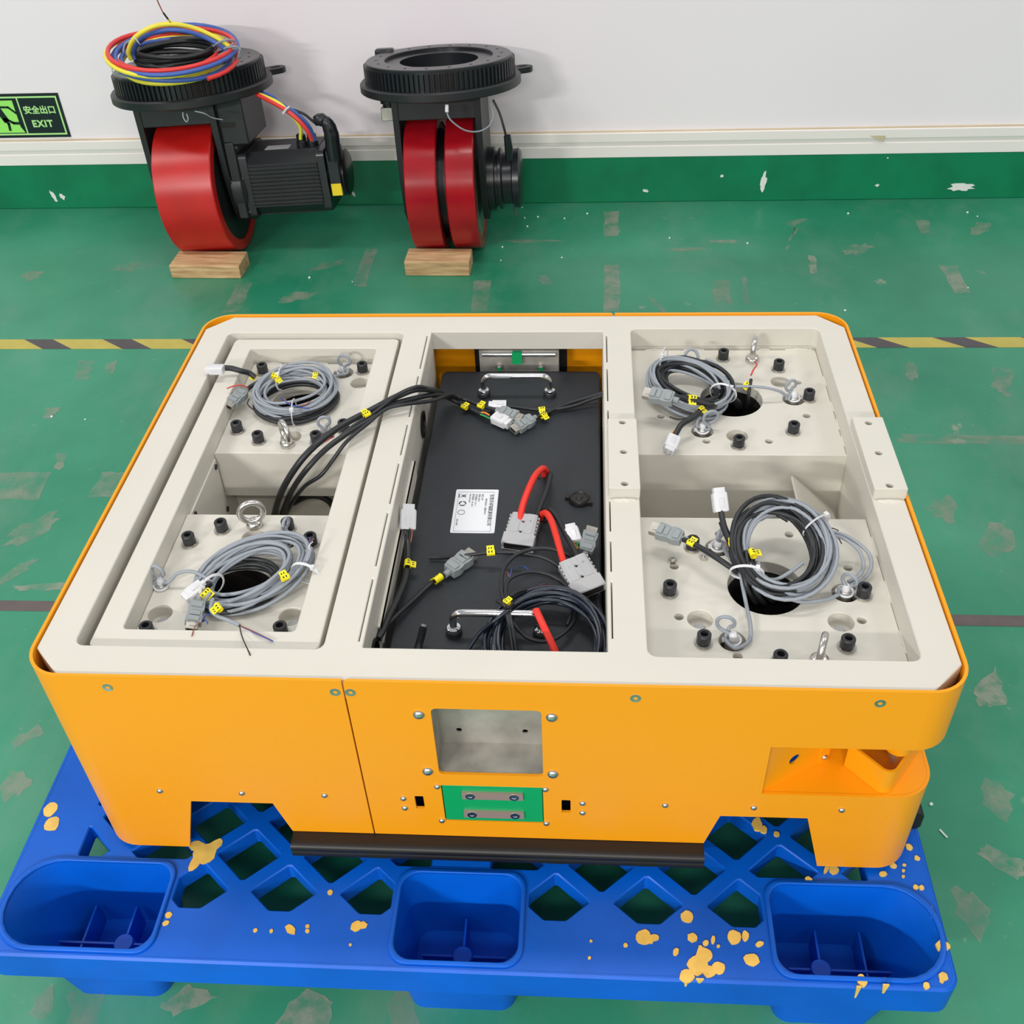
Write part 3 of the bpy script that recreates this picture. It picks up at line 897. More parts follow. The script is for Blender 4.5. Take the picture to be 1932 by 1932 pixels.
def wheel_plate(x0, y0, x1, y1, hc, hr, bolts, bigs, smalls, studs, nuts=(), eyes=()):
    hs = [circle(hc[0], hc[1], hr, 40)]
    for c in bigs: hs.append(circle(c[0], c[1], 0.0168, 24))
    for c in smalls: hs.append(circle(c[0], c[1], 0.0062, 14))
    for c in studs: hs.append(circle(c[0], c[1], 0.0175, 20))
    def fits(h, others):
        if min(p[0] for p in h) < x0 + 0.002 or max(p[0] for p in h) > x1 - 0.002 or min(p[1] for p in h) < y0 + 0.002 or max(p[1] for p in h) > y1 - 0.002:
            return False
        cx, cy = sum(p[0] for p in h) / len(h), sum(p[1] for p in h) / len(h)
        r = abs(h[0][0] - cx)
        for o in others:
            ox, oy = sum(p[0] for p in o) / len(o), sum(p[1] for p in o) / len(o)
            if math.hypot(cx - ox, cy - oy) < r + abs(o[0][0] - ox) + 0.001:
                return False
        return True
    good = []
    for h in hs:
        if fits(h, good): good.append(h)
    hs = good
    p = link('wheel_plate', MB().mesh(plate(rrect(x0, y0, x1, y1, 0.002, 2), hs, ZP - 0.020, ZP, 0.0008)).data('wheel_plate', M_CRM, 35), veh)
    for c in bolts: link('socket_head_bolt', BOLT, p, (c[0], c[1], ZP))
    for c in bigs:
        if 'm' not in RECESS: RECESS['m'] = recess_mesh(0.0166)
        link('counterbore', RECESS['m'], p, (c[0], c[1], ZP - 0.002))
    for c in nuts: link('hex_nut', NUT, p, (c[0], c[1], ZP))
    for c, a in eyes: link('eye_bolt', EYE, p, M=Matrix.Translation((c[0], c[1], ZP)) @ Matrix.Rotation(a, 4, 'Z'), label='shiny steel lifting eye bolt')
    # tunnel of the turntable below the big hole
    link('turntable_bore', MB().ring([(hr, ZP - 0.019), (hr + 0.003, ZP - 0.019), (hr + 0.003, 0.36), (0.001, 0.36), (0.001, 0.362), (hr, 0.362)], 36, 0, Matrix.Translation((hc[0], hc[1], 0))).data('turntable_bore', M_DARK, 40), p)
    # dark sump below the sensor holes
    for c in studs:
        link('sensor_bore', MB().ring([(0.0174, ZP - 0.0195), (0.019, ZP - 0.0195), (0.019, ZP - 0.05), (0.0005, ZP - 0.05), (0.0005, ZP - 0.048), (0.0174, ZP - 0.048)], 18, 0, Matrix.Translation((c[0], c[1], 0))).data('sensor_bore', M_STEEL, 40), p)
    return p

STUDS = {'rr': [(1.0394, 0.6615, 0.4900), (0.8824, 0.5714, 0.4900)], 'rf': [(0.8821, 0.2943, 0.4900), (1.0427, 0.2079, 0.4900), (0.8852, 0.1175, 0.4900)],
         'lr': [(0.2673, 0.7416, 0.4900), (0.2683, 0.5604, 0.4900)], 'lf': [(0.1087, 0.2020, 0.4900), (0.2609, 0.2966, 0.4900)]}
pl_rr = wheel_plate(0.7735, 0.5095, 1.0990, 0.8145, (0.9377, 0.6628), 0.0510,
    [(0.9349, 0.7837, 0.4900), (1.0259, 0.7497, 0.4900), (1.0635, 0.6601, 0.4900), (1.0253, 0.5680, 0.4900), (0.9354, 0.5309, 0.4900)],
    [(1.0256, 0.7137, 0.4900), (0.9366, 0.5589, 0.4900)],
    [(1.0537, 0.7121, 0.4900), (1.0540, 0.6147, 0.4900), (0.8869, 0.5445, 0.4900), (0.9849, 0.5452, 0.4900), (0.8184, 0.6121, 0.4900)], STUDS['rr'], (), [((0.9849, 0.7784, 0.4900), 1.35)])
pl_rf = wheel_plate(0.7735, 0.0525, 1.0990, 0.3585, (0.9395, 0.2159), 0.0510,
    [(0.8096, 0.2023, 0.4900), (1.0652, 0.2023, 0.4900), (0.8477, 0.1121, 0.4900), (1.0271, 0.1090, 0.4900), (0.8465, 0.2926, 0.4900), (0.9392, 0.0803, 0.4900)],
    [(0.8470, 0.1550, 0.4900), (1.0284, 0.1541, 0.4900)],
    [(0.8191, 0.2553, 0.4900), (0.8197, 0.1592, 0.4900), (1.0554, 0.1576, 0.4900), (1.0556, 0.2563, 0.4900), (0.9855, 0.3239, 0.4900), (0.8892, 0.0914, 0.4900), (0.8870, 0.3235, 0.4900)], STUDS['rf'],
    [(0.8174, 0.2638, 0.4900), (0.8604, 0.2721, 0.4900)], [((0.9886, 0.0833, 0.4900), 1.25)])
pl_lr = wheel_plate(0.0990, 0.5075, 0.3250, 0.7700, (0.2110, 0.6520), 0.0510,
    [(0.1226, 0.5653, 0.4900), (0.1652, 0.5365, 0.4900), (0.2606, 0.5372, 0.4900), (0.3022, 0.7433, 0.4900), (0.1236, 0.7399, 0.4900), (0.3001, 0.5693, 0.4900)],
    [(0.3021, 0.7097, 0.4900), (0.2146, 0.5513, 0.4900)], [(0.0999, 0.7045, 0.4900), (0.0976, 0.6057, 0.4900)], STUDS['lr'], (), [((0.2144, 0.5283, 0.4900), 2.15)])
pl_lf = wheel_plate(0.0990, 0.0935, 0.3250, 0.3560, (0.2123, 0.2052), 0.0510,
    [(0.1229, 0.2898, 0.4900), (0.1629, 0.3195, 0.4900), (0.3018, 0.2916, 0.4900), (0.1192, 0.1113, 0.4900), (0.2979, 0.1153, 0.4900), (0.2613, 0.3233, 0.4900)],
    [(0.2123, 0.3062, 0.4900), (0.1220, 0.1502, 0.4900), (0.3028, 0.1481, 0.4900)], [(0.0967, 0.2523, 0.4900), (0.0977, 0.1547, 0.4900)], STUDS['lf'], (), [((0.2087, 0.3308, 0.4900), 0.35)])
for a, b in ((0.800, 0.835), (0.868, 0.905), (1.000, 1.020), (1.046, 1.094)):
    weld(pl_rr, (a, 0.8155, ZP), (b, 0.8155, ZP))
for a, b in ((0.110, 0.150), (0.205, 0.235), (0.260, 0.275)):
    weld(pl_lr, (a, 0.7710, ZP), (b, 0.7710, ZP))
for y in (0.53, 0.575, 0.625, 0.70):
    weld(pl_rr, (1.0995, y, ZP), (1.0995, y + 0.03, ZP), 0.002)
for y in (0.10, 0.19, 0.28):
    weld(pl_rf, (1.0995, y, ZP), (1.0995, y + 0.04, ZP), 0.002)

# ---- pits between the plates
link('pit_wall', MB().box(0.773, 1.0995, 0.5080, 0.5120, 0.22, ZP - 0.0004).data('pit_wall', M_CRM), veh)
link('pit_wall', MB().box(0.773, 1.0995, 0.3545, 0.3585, 0.22, ZP - 0.019).data('pit_wall', M_CRM), veh)
link('pit_wall', MB().box(0.0990, 0.3255, 0.5060, 0.5100, 0.402, ZP - 0.0004).data('pit_wall', M_CRM), veh)
link('pit_wall', MB().box(0.0990, 0.3255, 0.545, 0.549, 0.20, 0.402).data('pit_wall', M_CRM), veh)
link('pit_wall', MB().box(0.0990, 0.3255, 0.352, 0.356, 0.22, ZP - 0.019).data('pit_wall', M_CRM), veh)
link('pit_wall', MB().box(0.0940, 0.0985, 0.352, 0.549, 0.196, ZP - 0.001).data('pit_wall', M_CRM), veh)
link('pit_wall', MB().box(0.3255, 0.3300, 0.352, 0.549, 0.196, 0.402).data('pit_wall', M_CRM), veh)
link('pit_floor', MB().box(0.06, 0.372, 0.352, 0.549, 0.196, 0.20).data('pit_floor', M_CRM), veh)
link('pit_floor', MB().box(0.773, 1.10, 0.3585, 0.509, 0.22, 0.224).data('pit_floor', M_CRM), veh)
sc = link('side_cover', MB().prism([(0.362, 0.484), (0.500, 0.484), (0.500, 0.34), (0.362, 0.34)], 0.0985, 0.1015, 'x').data('side_cover', M_CRM), veh, bevel=0.0012)
PLUG = MB().lathe([(0.0048, 0.0), (0.0048, 0.0018), (0.0030, 0.0025)], 14, 0, None, 'x').data('cover_screw', M_BOLT)
for y, z in ((0.374, 0.474), (0.491, 0.474), (0.491, 0.385), (0.374, 0.385)):
    link('cover_screw', PLUG, sc, (0.1015, y, z))
link('side_cover', MB().box(0.3220, 0.3250, 0.362, 0.500, 0.30, 0.484).data('side_cover', M_CRM), veh)
# brace plate in the right pit
Mb = Matrix.Translation((1.055, 0.470, 0.420)) @ Matrix.Rotation(0.75, 4, 'Y')
link('brace_plate', MB().box(-0.05, 0.05, -0.030, 0.030, -0.0015, 0.0015, 0, Mb).data('brace_plate', M_CRM), veh)

# ---- drilled mounting blocks on the right half
def mount_block(x0, y0, x1, y1, xc):
    ys = (0.5120, 0.4375, 0.3625)
    b = link('mounting_block', MB().mesh(plate(rrect(x0, y0, x1, y1, 0.0008, 1), [circle(xc, y, 0.0053, 16) for y in ys], ZD - 0.0005, 0.5500, 0.0008)).data('mounting_block', M_CRM, 35), veh)
    for y in ys:
        link('tapped_hole_dark', MB().ring([(0.0054, 0.5480), (0.0062, 0.5480), (0.0062, 0.5335), (0.0003, 0.5335), (0.0003, 0.5345), (0.0054, 0.5345)], 14, 0, Matrix.Translation((xc, y, 0))).data('tapped_hole_dark', M_DARK), b)
    # broad flat weld at its front foot
    pts = [(x0 + 0.006 + (x1 - x0 - 0.012) * i / 8, y0 - 0.004 + 0.0015 * math.sin(i * 2.1), ZD - 0.001) for i in range(9)]
    link('weld_bead', MB().tube(pts, [0.003 + 0.004 * math.sin(PI * (i + 0.6) / 9.2) for i in range(9)], 8, flat=0.45).data('weld_bead', M_CRM, 60), b)
mount_block(0.7290, 0.3515, 0.7735, 0.5210, 0.7515)
mount_block(1.1000, 0.3540, 1.1460, 0.5270, 1.1222)

# ---- shell panels: the left one is the right one turned half round
def shell_panel_mesh():
    mb = MB()
    xs = 0.4060
    z0, z1, zc, zn = 0.161, VT, 0.2095, 0.2755
    pa, pb, px, py = 0.3275, 0.4265, 0.9265, 0.2235
    r, th = 0.050, 0.004
    front = [(xs, zc), (0.8615, zc), (0.8780, zn), (0.9926, zn), (1.0217, z0), (VW - r, z0), (VW - r, pa), (px, pa), (px, pb), (VW - r, pb), (VW - r, z1), (xs + 0.004, z1), (xs, z1 - 0.004)]
    cut = [rrect(0.5080, 0.3530, 0.6440, 0.4870, 0.007), rrect(0.5080, 0.2470, 0.6430, 0.3285, 0.001, 1), rrect(0.4702, 0.2730, 0.4822, 0.3020, 0.0015, 2), rrect(0.6673, 0.2730, 0.6793, 0.3020, 0.0015, 2)]
    mb.mesh(plate(front, cut, 0.0, th), lambda x, y, z: (x, z, y))
    side = [(r, z0), (0.26, z0), (0.285, zc), (0.583, zc), (0.608, z0), (VD - r, z0), (VD - r, z1), (r, z1), (r, pb), (py, pb), (py, pa), (r, pa)]
    mb.mesh(plate(side, [], VW - th, VW), lambda x, y, z: (z, x, y))
    xe = VW - 0.4040
    back = [(VW - r, z0), (VW - r, z1), (xe, z1), (xe, zc), (0.8615, zc), (0.8780, zn), (0.9926, zn), (1.0217, z0)]
    mb.mesh(plate(back, [], VD - th, VD), lambda x, y, z: (x, z, y))
    def arc(cx, cy, a0, za, zb, n=10):
        v, f = [], []
        for i in range(n + 1):
            a = math.radians(a0 + 90 * i / n)
            for rad, z in ((r, za), (r, zb), (r - th, zb), (r - th, za)):
                v.append((cx + rad * math.cos(a), cy + rad * math.sin(a), z))
        for i in range(n):
            for k in range(4):
                k2 = (k + 1) % 4
                f.append((i * 4 + k, i * 4 + k2, i * 4 + 4 + k2, i * 4 + 4 + k))
        mb.add(v, f)
    arc(VW - r, r, 270, z0, pa)
    arc(VW - r, r, 270, pb, z1)
    arc(VW - r, VD - r, 0, z0, z1)
    return mb.data('shell_panel', M_YEL, 35)
PANEL = shell_panel_mesh()
HALF = Matrix.Translation((VW, VD, 0)) @ Matrix.Rotation(PI, 4, 'Z')
DOME = MB().lathe([(0.0044, 0.0), (0.0043, 0.0010), (0.0034, 0.0024), (0.0018, 0.0031), (0.0005, 0.0033)], 16).data('dome_screw', M_ZINC, 60)
DOMEB = MB().lathe([(0.0074, 0.0), (0.0072, 0.0012), (0.0056, 0.0034), (0.0030, 0.0044), (0.0006, 0.0047)], 18).data('dome_screw', M_ZINC, 60)
FLAT = MB().ring([(0.0068, 0.0), (0.0066, 0.0007), (0.0028, 0.0005), (0.0024, -0.0016), (0.0002, -0.0016), (0.0002, -0.002), (0.004, -0.002)], 18).data('countersunk_screw', M_ZINC, 30)
FM = Matrix.Rotation(PI / 2, 4, 'X')               # local z -> -y (front face)
BM = Matrix.Rotation(-PI / 2, 4, 'X')              # local z -> +y (back face)
def dress(panel):
    for x in (0.4129, 0.7569, 1.0424): link('countersunk_screw', FLAT, panel, M=Matrix.Translation((x, 0, 0.5145)) @ FM)
    for x in (0.8042, 0.9198, 1.0333): link('dome_screw', DOME, panel, M=Matrix.Translation((x, 0, 0.2970)) @ FM)
    for x, z in ((0.4927, 0.4750), (0.6566, 0.4755), (0.4934, 0.3588), (0.6565, 0.3595)): link('dome_screw', DOMEB, panel, M=Matrix.Translation((x, 0, z)) @ FM)
    for x, z in ((0.5031, 0.3252), (0.6464, 0.3255), (0.5031, 0.2463), (0.6464, 0.2468), (0.4548, 0.2963), (0.4546, 0.2740), (0.6952, 0.2965), (0.6953, 0.2745)):
        link('dome_screw', DOME, panel, M=Matrix.Translation((x, 0, z)) @ FM)
    for x in (1.0403, 0.7559): link('countersunk_screw', FLAT, panel, M=Matrix.Translation((x, VD, 0.5145)) @ BM)
    for x in (1.0303, 0.9163, 0.8024): link('dome_screw', DOME, panel, M=Matrix.Translation((x, VD, 0.2985)) @ BM)
pr = link('shell_panel', PANEL, veh)
plft = link('shell_panel', PANEL, veh, M=HALF)
dress(pr)
dress(plft)

# ---- stainless box behind the socket opening and its twin at the back
def socket_box():
    mb = MB()
    xa, xb, za, zb, d, t = 0.5040, 0.6480, 0.3500, 0.4900, 0.052, 0.002
    mb.box(xa, xb, 0.0045, d, za, za + 0.0025)
    mb.box(xa, xb, 0.0045, d, zb - t, zb)
    mb.box(xa, xa + t, 0.0045, d, za, zb)
    mb.box(xb - t, xb, 0.0045, d, za, zb)
    back = plate([(xa, za), (xb, za), (xb, zb), (xa, zb)], [circle(0.5309, 0.3790, 0.0040, 14), circle(0.6189, 0.3790, 0.0040, 14)], d, d + t)
    mb.mesh(back, lambda x, y, z: (x, z, y))
    return mb.data('socket_box', M_BOX, 30)
SBOX = socket_box()
for q, M in enumerate((Matrix.Identity(4), HALF)):
    sb = link('socket_box', SBOX, veh, M=M, label='stainless steel recess box')
    link('box_flange', MB().box(0.490, 0.504, 0.0045, 0.007, 0.345, 0.493).box(0.648, 0.662, 0.0045, 0.007, 0.345, 0.493).box(0.490, 0.662, 0.0045, 0.007, 0.490, 0.500).data('box_flange', M_DARK), sb)
HI = HALF.inverted()
link('rolled_edge', MB().tube([(0.508, 0.8120, 0.4830), (0.640, 0.8120, 0.4830)], 0.0045, 12).data('rolled_edge', M_CHROME, 60), sb, M=HI)
link('green_tape_square', MB().prism(rrect(0.5620, 0.4660, 0.5800, 0.4900, 0.003, 2), 0.8050, 0.8125, 'y').data('green_tape_square', M_GREEN), sb, M=HI)
for x in (0.5376, 0.6139):
    link('green_tipped_stud', MB().lathe([(0.0062, 0.8140), (0.0062, 0.8090), (0.0040, 0.8085), (0.0040, 0.8040)][::-1], 12, 0, Matrix.Translation((x, 0, 0.4566)), 'y').lathe([(0.0040, 0.8030), (0.0040, 0.8042)], 12, 1, Matrix.Translation((x, 0, 0.4566)), 'y').data('green_tipped_stud', [M_ZINC, M_GREEN], 35), sb, M=HI)
# ---- charging contact boards
def contact_board(M):
    g = link('contact_board', MB().prism([(0.5092, 0.2480), (0.6420, 0.2480), (0.6420, 0.3275), (0.5092, 0.3275)], 0.0005, 0.010, 'y').data('contact_board', M_GREEN), veh, M=M, label='green insulating board', bevel=0.0006)
    for zc in (0.3085, 0.2660):
        s = link('contact_strip', MB().prism(rrect(0.5350, zc - 0.0072, 0.6165, zc + 0.0072, 0.001, 2), -0.0025, 0.001, 'y').data('contact_strip', M_CONTACT), g)
        for x in (0.5460, 0.6045):
            link('strip_screw', MB().ring([(0.0066, 0.0), (0.0064, 0.0010), (0.0030, 0.0010), (0.0026, 0.0002), (0.0002, 0.0002), (0.0002, 0.0)], 16).data('strip_screw', M_ZINC, 30), g, M=Matrix.Translation((x, -0.0025, zc)) @ FM)
contact_board(Matrix.Identity(4))
contact_board(HALF)
# ---- small sensors behind the slots
for x in (0.4761, 0.6733):
    link('slot_sensor', MB().box(x - 0.012, x + 0.012, 0.030, 0.045, 0.262, 0.312).data('slot_sensor', M_DARK), veh)

# ---- scanner pocket in the front right corner
def pocket(M):
    za, zb = 0.3275, 0.4265
    pk = [(0.9270, 0.0040), (1.0165, 0.0560), (1.0960, 0.1340), (1.1460, 0.2230)]
    out = []
    n = 10
    for i in range(n + 1):
        a = math.radians(270 + 90 * i / n)
        out.append((1.10 + 0.0465 * math.cos(a), 0.05 + 0.0465 * math.sin(a)))
    shelf = [(0.920, 0.0035)] + out + [(1.1465, 0.2300), (1.096, 0.134), (1.0165, 0.056)]
    s1 = link('pocket_shelf', MB().prism(shelf, za - 0.0045, za - 0.0006, 'z').data('pocket_shelf', M_YEL), veh, M=M)
    link('pocket_ceiling', MB().prism(shelf, zb + 0.001, zb + 0.005, 'z').data('pocket_ceiling', M_YEL), veh, M=M)
    # slanting side wall with a cable hole
    L = math.hypot(pk[1][0] - pk[0][0], pk[1][1] - pk[0][1])
    A = math.atan2(pk[1][1] - pk[0][1], pk[1][0] - pk[0][0])
    pm = plate([(-0.004, za - 0.003), (L, za - 0.003), (L, zb + 0.002), (-0.004, zb + 0.002)], [circle(0.0470, 0.3655, 0.0088, 18)], 0, 0.003)
    MM = M @ Matrix.Translation((pk[0][0], pk[0][1], 0)) @ Matrix.Rotation(A, 4, 'Z')
    w = link('pocket_wall', MB().mesh(pm, lambda x, y, z: (x, z, y)).data('pocket_wall', M_YEL), veh, M=MM)
    link('wall_flange', MB().box(L - 0.012, L + 0.002, -0.0025, 0.0, za, zb).data('wall_flange', M_YEL), w)
    link('dome_screw', DOME, w, M=Matrix.Translation((L - 0.005, -0.0025, za + 0.012)) @ FM)
    mb = MB()
    for p, q in ((pk[1], pk[2]), (pk[2], pk[3])):
        d = Vector((q[0] - p[0], q[1] - p[1])).normalized()
        nx, ny = -d.y * 0.003, d.x * 0.003
        mb.prism([p, q, (q[0] + nx, q[1] + ny), (p[0] + nx, p[1] + ny)], za - 0.003, zb + 0.002, 'z')
    link('pocket_back', mb.data('pocket_back', M_YEL), veh, M=M)
    # folded V-shaped scanner guard with a rounded nose
    nose = (1.0830, 0.0210)
    rr, tt = 0.0150, 0.0035
    aL, aR = math.radians(180 + 51), math.radians(270 + 45)
    path = []
    pl, prr = Vector((1.0395, 0.0480)), Vector((1.1380, 0.0680))
    path.append(pl)
    for i in range(9):
        a = aL + (aR - aL) * i / 8
        path.append(Vector((nose[0] + rr * math.cos(a), nose[1] + rr * math.sin(a))))
    path.append(prr)
    v, f = [], []
    for i, p in enumerate(path):
        a = path[max(0, i - 1)]
        b = path[min(len(path) - 1, i + 1)]
        d = (b - a).normalized()
        nn = Vector((-d.y, d.x))
        cut = 0.006 if i == 0 else 0.0
        for (q, z) in ((p, za), (p, za + 0.0455), (p + nn * tt, za + 0.0455), (p + nn * tt, za)):
            v.append((q.x, q.y, z))
    for i in range(len(path) - 1):
        for k in range(4):
            k2 = (k + 1) % 4
            f.append((i * 4 + k, i * 4 + k2, i * 4 + 4 + k2, i * 4 + 4 + k))
    e = (len(path) - 1) * 4
    f += [(3, 2, 1, 0), (e, e + 1, e + 2, e + 3)]
    g = link('scanner_guard', MB().add(v, f).data('scanner_guard', M_YEL, 35), veh, M=M)
    link('guard_floor', MB().prism([(pl.x + 0.002, pl.y)] + [(p.x, p.y + 0.002) for p in path[1:-1]] + [(prr.x - 0.002, prr.y), (1.09, 0.12)], za, za + 0.003, 'z').data('guard_floor', M_YEL), g)
    link('guard_disc', MB().lathe([(0.0175, 0.378), (0.0175, 0.4265)], 28, 0, Matrix.Translation((1.0985, 0.0440, 0))).data('guard_disc', M_YEL), g)
pocket(Matrix.Identity(4))
pocket(HALF)

# ---- rubber safety edges
bp = [(0.006, 0.2085), (-0.014, 0.2080), (-0.020, 0.2065), (-0.0235, 0.2035), (-0.0235, 0.1960), (-0.0215, 0.1935), (-0.0235, 0.1905), (-0.0225, 0.1830), (-0.018, 0.1775), (0.006, 0.1765)]
BUMP = MB().prism(bp, 0.2890, 0.8615, 'x').data('safety_edge', M_RUB, 50)
link('safety_edge', BUMP, veh, label='black rubber safety edge')
link('safety_edge', BUMP, veh, M=HALF, label='black rubber safety edge')
sp = [(VW - 0.004, 0.2050), (VW + 0.018, 0.2040), (VW + 0.0235, 0.1990), (VW + 0.0235, 0.1730), (VW + 0.018, 0.1660), (VW - 0.004, 0.1650)]
SIDE = MB().prism([(y, z) for y, z in sp], -0.806, -0.060, 'x').data('safety_edge', M_RUB, 50)
RM = Matrix(((0, 1, 0, 0), (-1, 0, 0, 0), (0, 0, 1, 0), (0, 0, 0, 1)))
link('safety_edge', SIDE, veh, M=RM, label='black rubber safety edge')
link('safety_edge', SIDE, veh, M=HALF @ RM, label='black rubber safety edge')
# skids the frame stands on
for x in (0.345, 0.745):
    link('skid', MB().box(x, x + 0.06, 0.10, 0.768, 0.1502, 0.172).data('skid', M_DARK), veh)
link('belly_plate', MB().box(0.30, 0.85, 0.03, 0.838, 0.170, 0.174).data('belly_plate', M_DARK), veh)

# ================================================================== battery
ZB = 0.450
def battery():
    t = thing('battery_box', 'black battery box with chrome handles and white label in the centre bay', 'battery', (0.575, 0.44, 0.172))
    link('case', MB().mesh(plate(rrect(0.4335, 0.0620, 0.7195, 0.8085, 0.010, 3), [], 0.1745, ZB, 0.0025)).data('case', M_BATT, 35), t)
    # handles
    def handle(xa, xb, y):
        h = 0.041
        r = 0.0052
        pts = [(xa, y, ZB), (xa, y, ZB + h * 0.35)]
        for i in range(7):
            a = PI - (PI / 2) * i / 6
            pts.append((xa + 0.014 + 0.014 * math.cos(a), y, ZB + h - 0.014 + 0.014 * math.sin(a)))
        for i in range(7):
            a = PI / 2 - (PI / 2) * i / 6
            pts.append((xb - 0.014 + 0.014 * math.cos(a), y, ZB + h - 0.014 + 0.014 * math.sin(a)))
        pts += [(xb, y, ZB + h * 0.35), (xb, y, ZB)]
        hd = link('carry_handle', MB().tube(pts, r, 14).data('carry_handle', M_CHROME, 60), t, label='chrome carry handle')
        for x in (xa, xb):
            link('handle_collar', MB().lathe([(0.0112, ZB - 0.0005), (0.0112, ZB + 0.009), (0.0104, ZB + 0.010)], 20, 1, Matrix.Translation((x, y, 0)))
                 .lathe([(0.0100, ZB + 0.010), (0.0092, ZB + 0.0135), (0.0060, ZB + 0.0150)], 20, 0, Matrix.Translation((x, y, 0))).data('handle_collar', [M_CHROME, M_BOLT], 40), hd)
    handle(0.5159, 0.6322, 0.7288)
    handle(0.5193, 0.6376, 0.1585)
    # label: flat printed sticker
    lx0, lx1, ly0, ly1 = 0.4923, 0.5595, 0.3641, 0.4672
    lz = ZB + 0.0004
    lb = link('maker_label', MB().prism(rrect(lx0, ly0, lx1, ly1, 0.0025, 3), ZB - 0.0005, lz, 'z').data('maker_label', M_LABEL), t, label='white printed label')
    pr_ = []
    def put(body, size, x, y, m=M_GINK, w=0.0):
        # lines run from the back of the bay to the front
        me = text_mesh(body, size, 0.0001, w, 'LEFT')
        link('print', MB().mesh(me, lambda a, b, c: (x + b, y - a, lz + 0.0002 + c)).data('print', m), lb)
    put('东莞市卓瑞能源有限公司', 0.0068, 0.5492, 0.4554, M_INK)
    put('48V60AH  2880WH', 0.0046, 0.5414, 0.4451, M_GINK)
    put('电压: 48V', 0.0038, 0.535, 0.4559)
    put('容量: 60AH', 0.0038, 0.5301, 0.4559)
    put('充电温度: 0~45 C', 0.0038, 0.5252, 0.4559)
    put('放电温度: -20~60 C', 0.0038, 0.5203, 0.4559)
    put('INR 48V 60AH', 0.0034, 0.5154, 0.4559)
    put('20191009', 0.0038, 0.5002, 0.396)
    fx0, fx1, fy0, fy1, w = lx0 + 0.0045, lx1 - 0.0065, ly0 + 0.0035, ly1 - 0.0065, 0.0004
    link('print', MB().box(fx0, fx1, fy0, fy0 + w, lz, lz + .0003).box(fx0, fx1, fy1 - w, fy1, lz, lz + .0003).box(fx0, fx0 + w, fy0, fy1, lz, lz + .0003).box(fx1 - w, fx1, fy0, fy1, lz, lz + .0003).data('print', M_GINK), lb)
    mb = MB()                                   # crossed bin, recycling arrows, round mark
    cx, cy = 0.5051, 0.451
    for a in (0.7, -0.7):
        mb.box(-0.0055, 0.0055, -0.0004, 0.0004, lz, lz + 0.0004, 0, Matrix.Translation((cx, cy, 0)) @ Matrix.Rotation(a, 4, 'Z'))
    mb.box(cx - 0.0075, cx - 0.0062, cy - 0.0042, cy + 0.0042, lz, lz + 0.0004)
    mb.ring([(0.0026, lz), (0.0026, lz + .0004), (0.0021, lz + .0004), (0.0021, lz)], 16, 0, Matrix.Translation((cx + 0.001, cy, 0)))
    cy = 0.4324
    for k in range(3):
        for q in (0.15, 0.85):
            a = 2 * PI * (k + q * 0.55) / 3
            mb.box(-0.0022, 0.0022, -0.0009, 0.0009, lz, lz + 0.0004, 0, Matrix.Translation((cx + 0.0048 * math.cos(a), cy + 0.0048 * math.sin(a), 0)) @ Matrix.Rotation(a + PI / 2, 4, 'Z'))
    cy = 0.4113
    mb.ring([(0.0056, lz), (0.0056, lz + .0004), (0.0050, lz + .0004), (0.0050, lz)], 20, 0, Matrix.Translation((cx, cy, 0)))
    link('print', mb.data('print', M_INK), lb)
    # rubber cap over a socket
    c = (0.6864, 0.4421, 0.4540)
    cp = link('socket_cap', MB().lathe([(0.0165, ZB - 0.0005), (0.0165, ZB + 0.005), (0.0140, ZB + 0.0085), (0.0120, ZB + 0.0085), (0.0112, ZB + 0.0072), (0.0055, ZB + 0.0072), (0.0048, ZB + 0.0085), (0.0010, ZB + 0.0088)], 24, 0, Matrix.Translation((c[0], c[1], 0)))
         .box(c[0] - 0.022, c[0] - 0.010, c[1] + 0.001, c[1] + 0.012, ZB, ZB + 0.005).box(c[0] + 0.010, c[0] + 0.020, c[1] - 0.012, c[1] - 0.004, ZB, ZB + 0.006).data('socket_cap', M_RUB, 40), t)
    # power leads with two-pole plugs
    for hole in ((0.6300, 0.5043, 0.4500), (0.6279, 0.3995, 0.4500)):
        link('lead_grommet', MB().ring([(0.0135, ZB), (0.0125, ZB + 0.0030), (0.0100, ZB + 0.0030), (0.0095, ZB)], 20, 0, Matrix.Translation((hole[0], hole[1], 0))).data('lead_grommet', M_RUB), t)
    cable('red_lead', [(0.6290, 0.5065, 0.4450), (0.6334, 0.4887, 0.4700), (0.6291, 0.4765, 0.4860), (0.6187, 0.4504, 0.4930), (0.6088, 0.4168, 0.4900), (0.6018, 0.3902, 0.4820), (0.5980, 0.3653, 0.4720)], 0.0052, M_RED, t)
    cable('black_lead', [(0.6342, 0.5038, 0.4450), (0.6386, 0.4806, 0.4680), (0.6399, 0.4679, 0.4760), (0.6360, 0.4354, 0.4760), (0.6275, 0.4011, 0.4730), (0.6202, 0.3619, 0.4700)], 0.0046, M_BLKC, t)
    cable('red_lead', [(0.6270, 0.4003, 0.4450), (0.6295, 0.3861, 0.4680), (0.6373, 0.3748, 0.4820), (0.6460, 0.3512, 0.4880), (0.6539, 0.3165, 0.4900), (0.6598, 0.2884, 0.4900), (0.6656, 0.2633, 0.4880)], 0.0050, M_RED, t)
    cable('black_lead', [(0.6308, 0.4053, 0.4450), (0.6332, 0.3959, 0.4670), (0.6423, 0.3892, 0.4760), (0.6532, 0.3677, 0.4800), (0.6682, 0.3234, 0.4840), (0.6816, 0.2876, 0.4860), (0.6901, 0.2594, 0.4860)], 0.0040, M_BLKC, t)
    return t
battery()

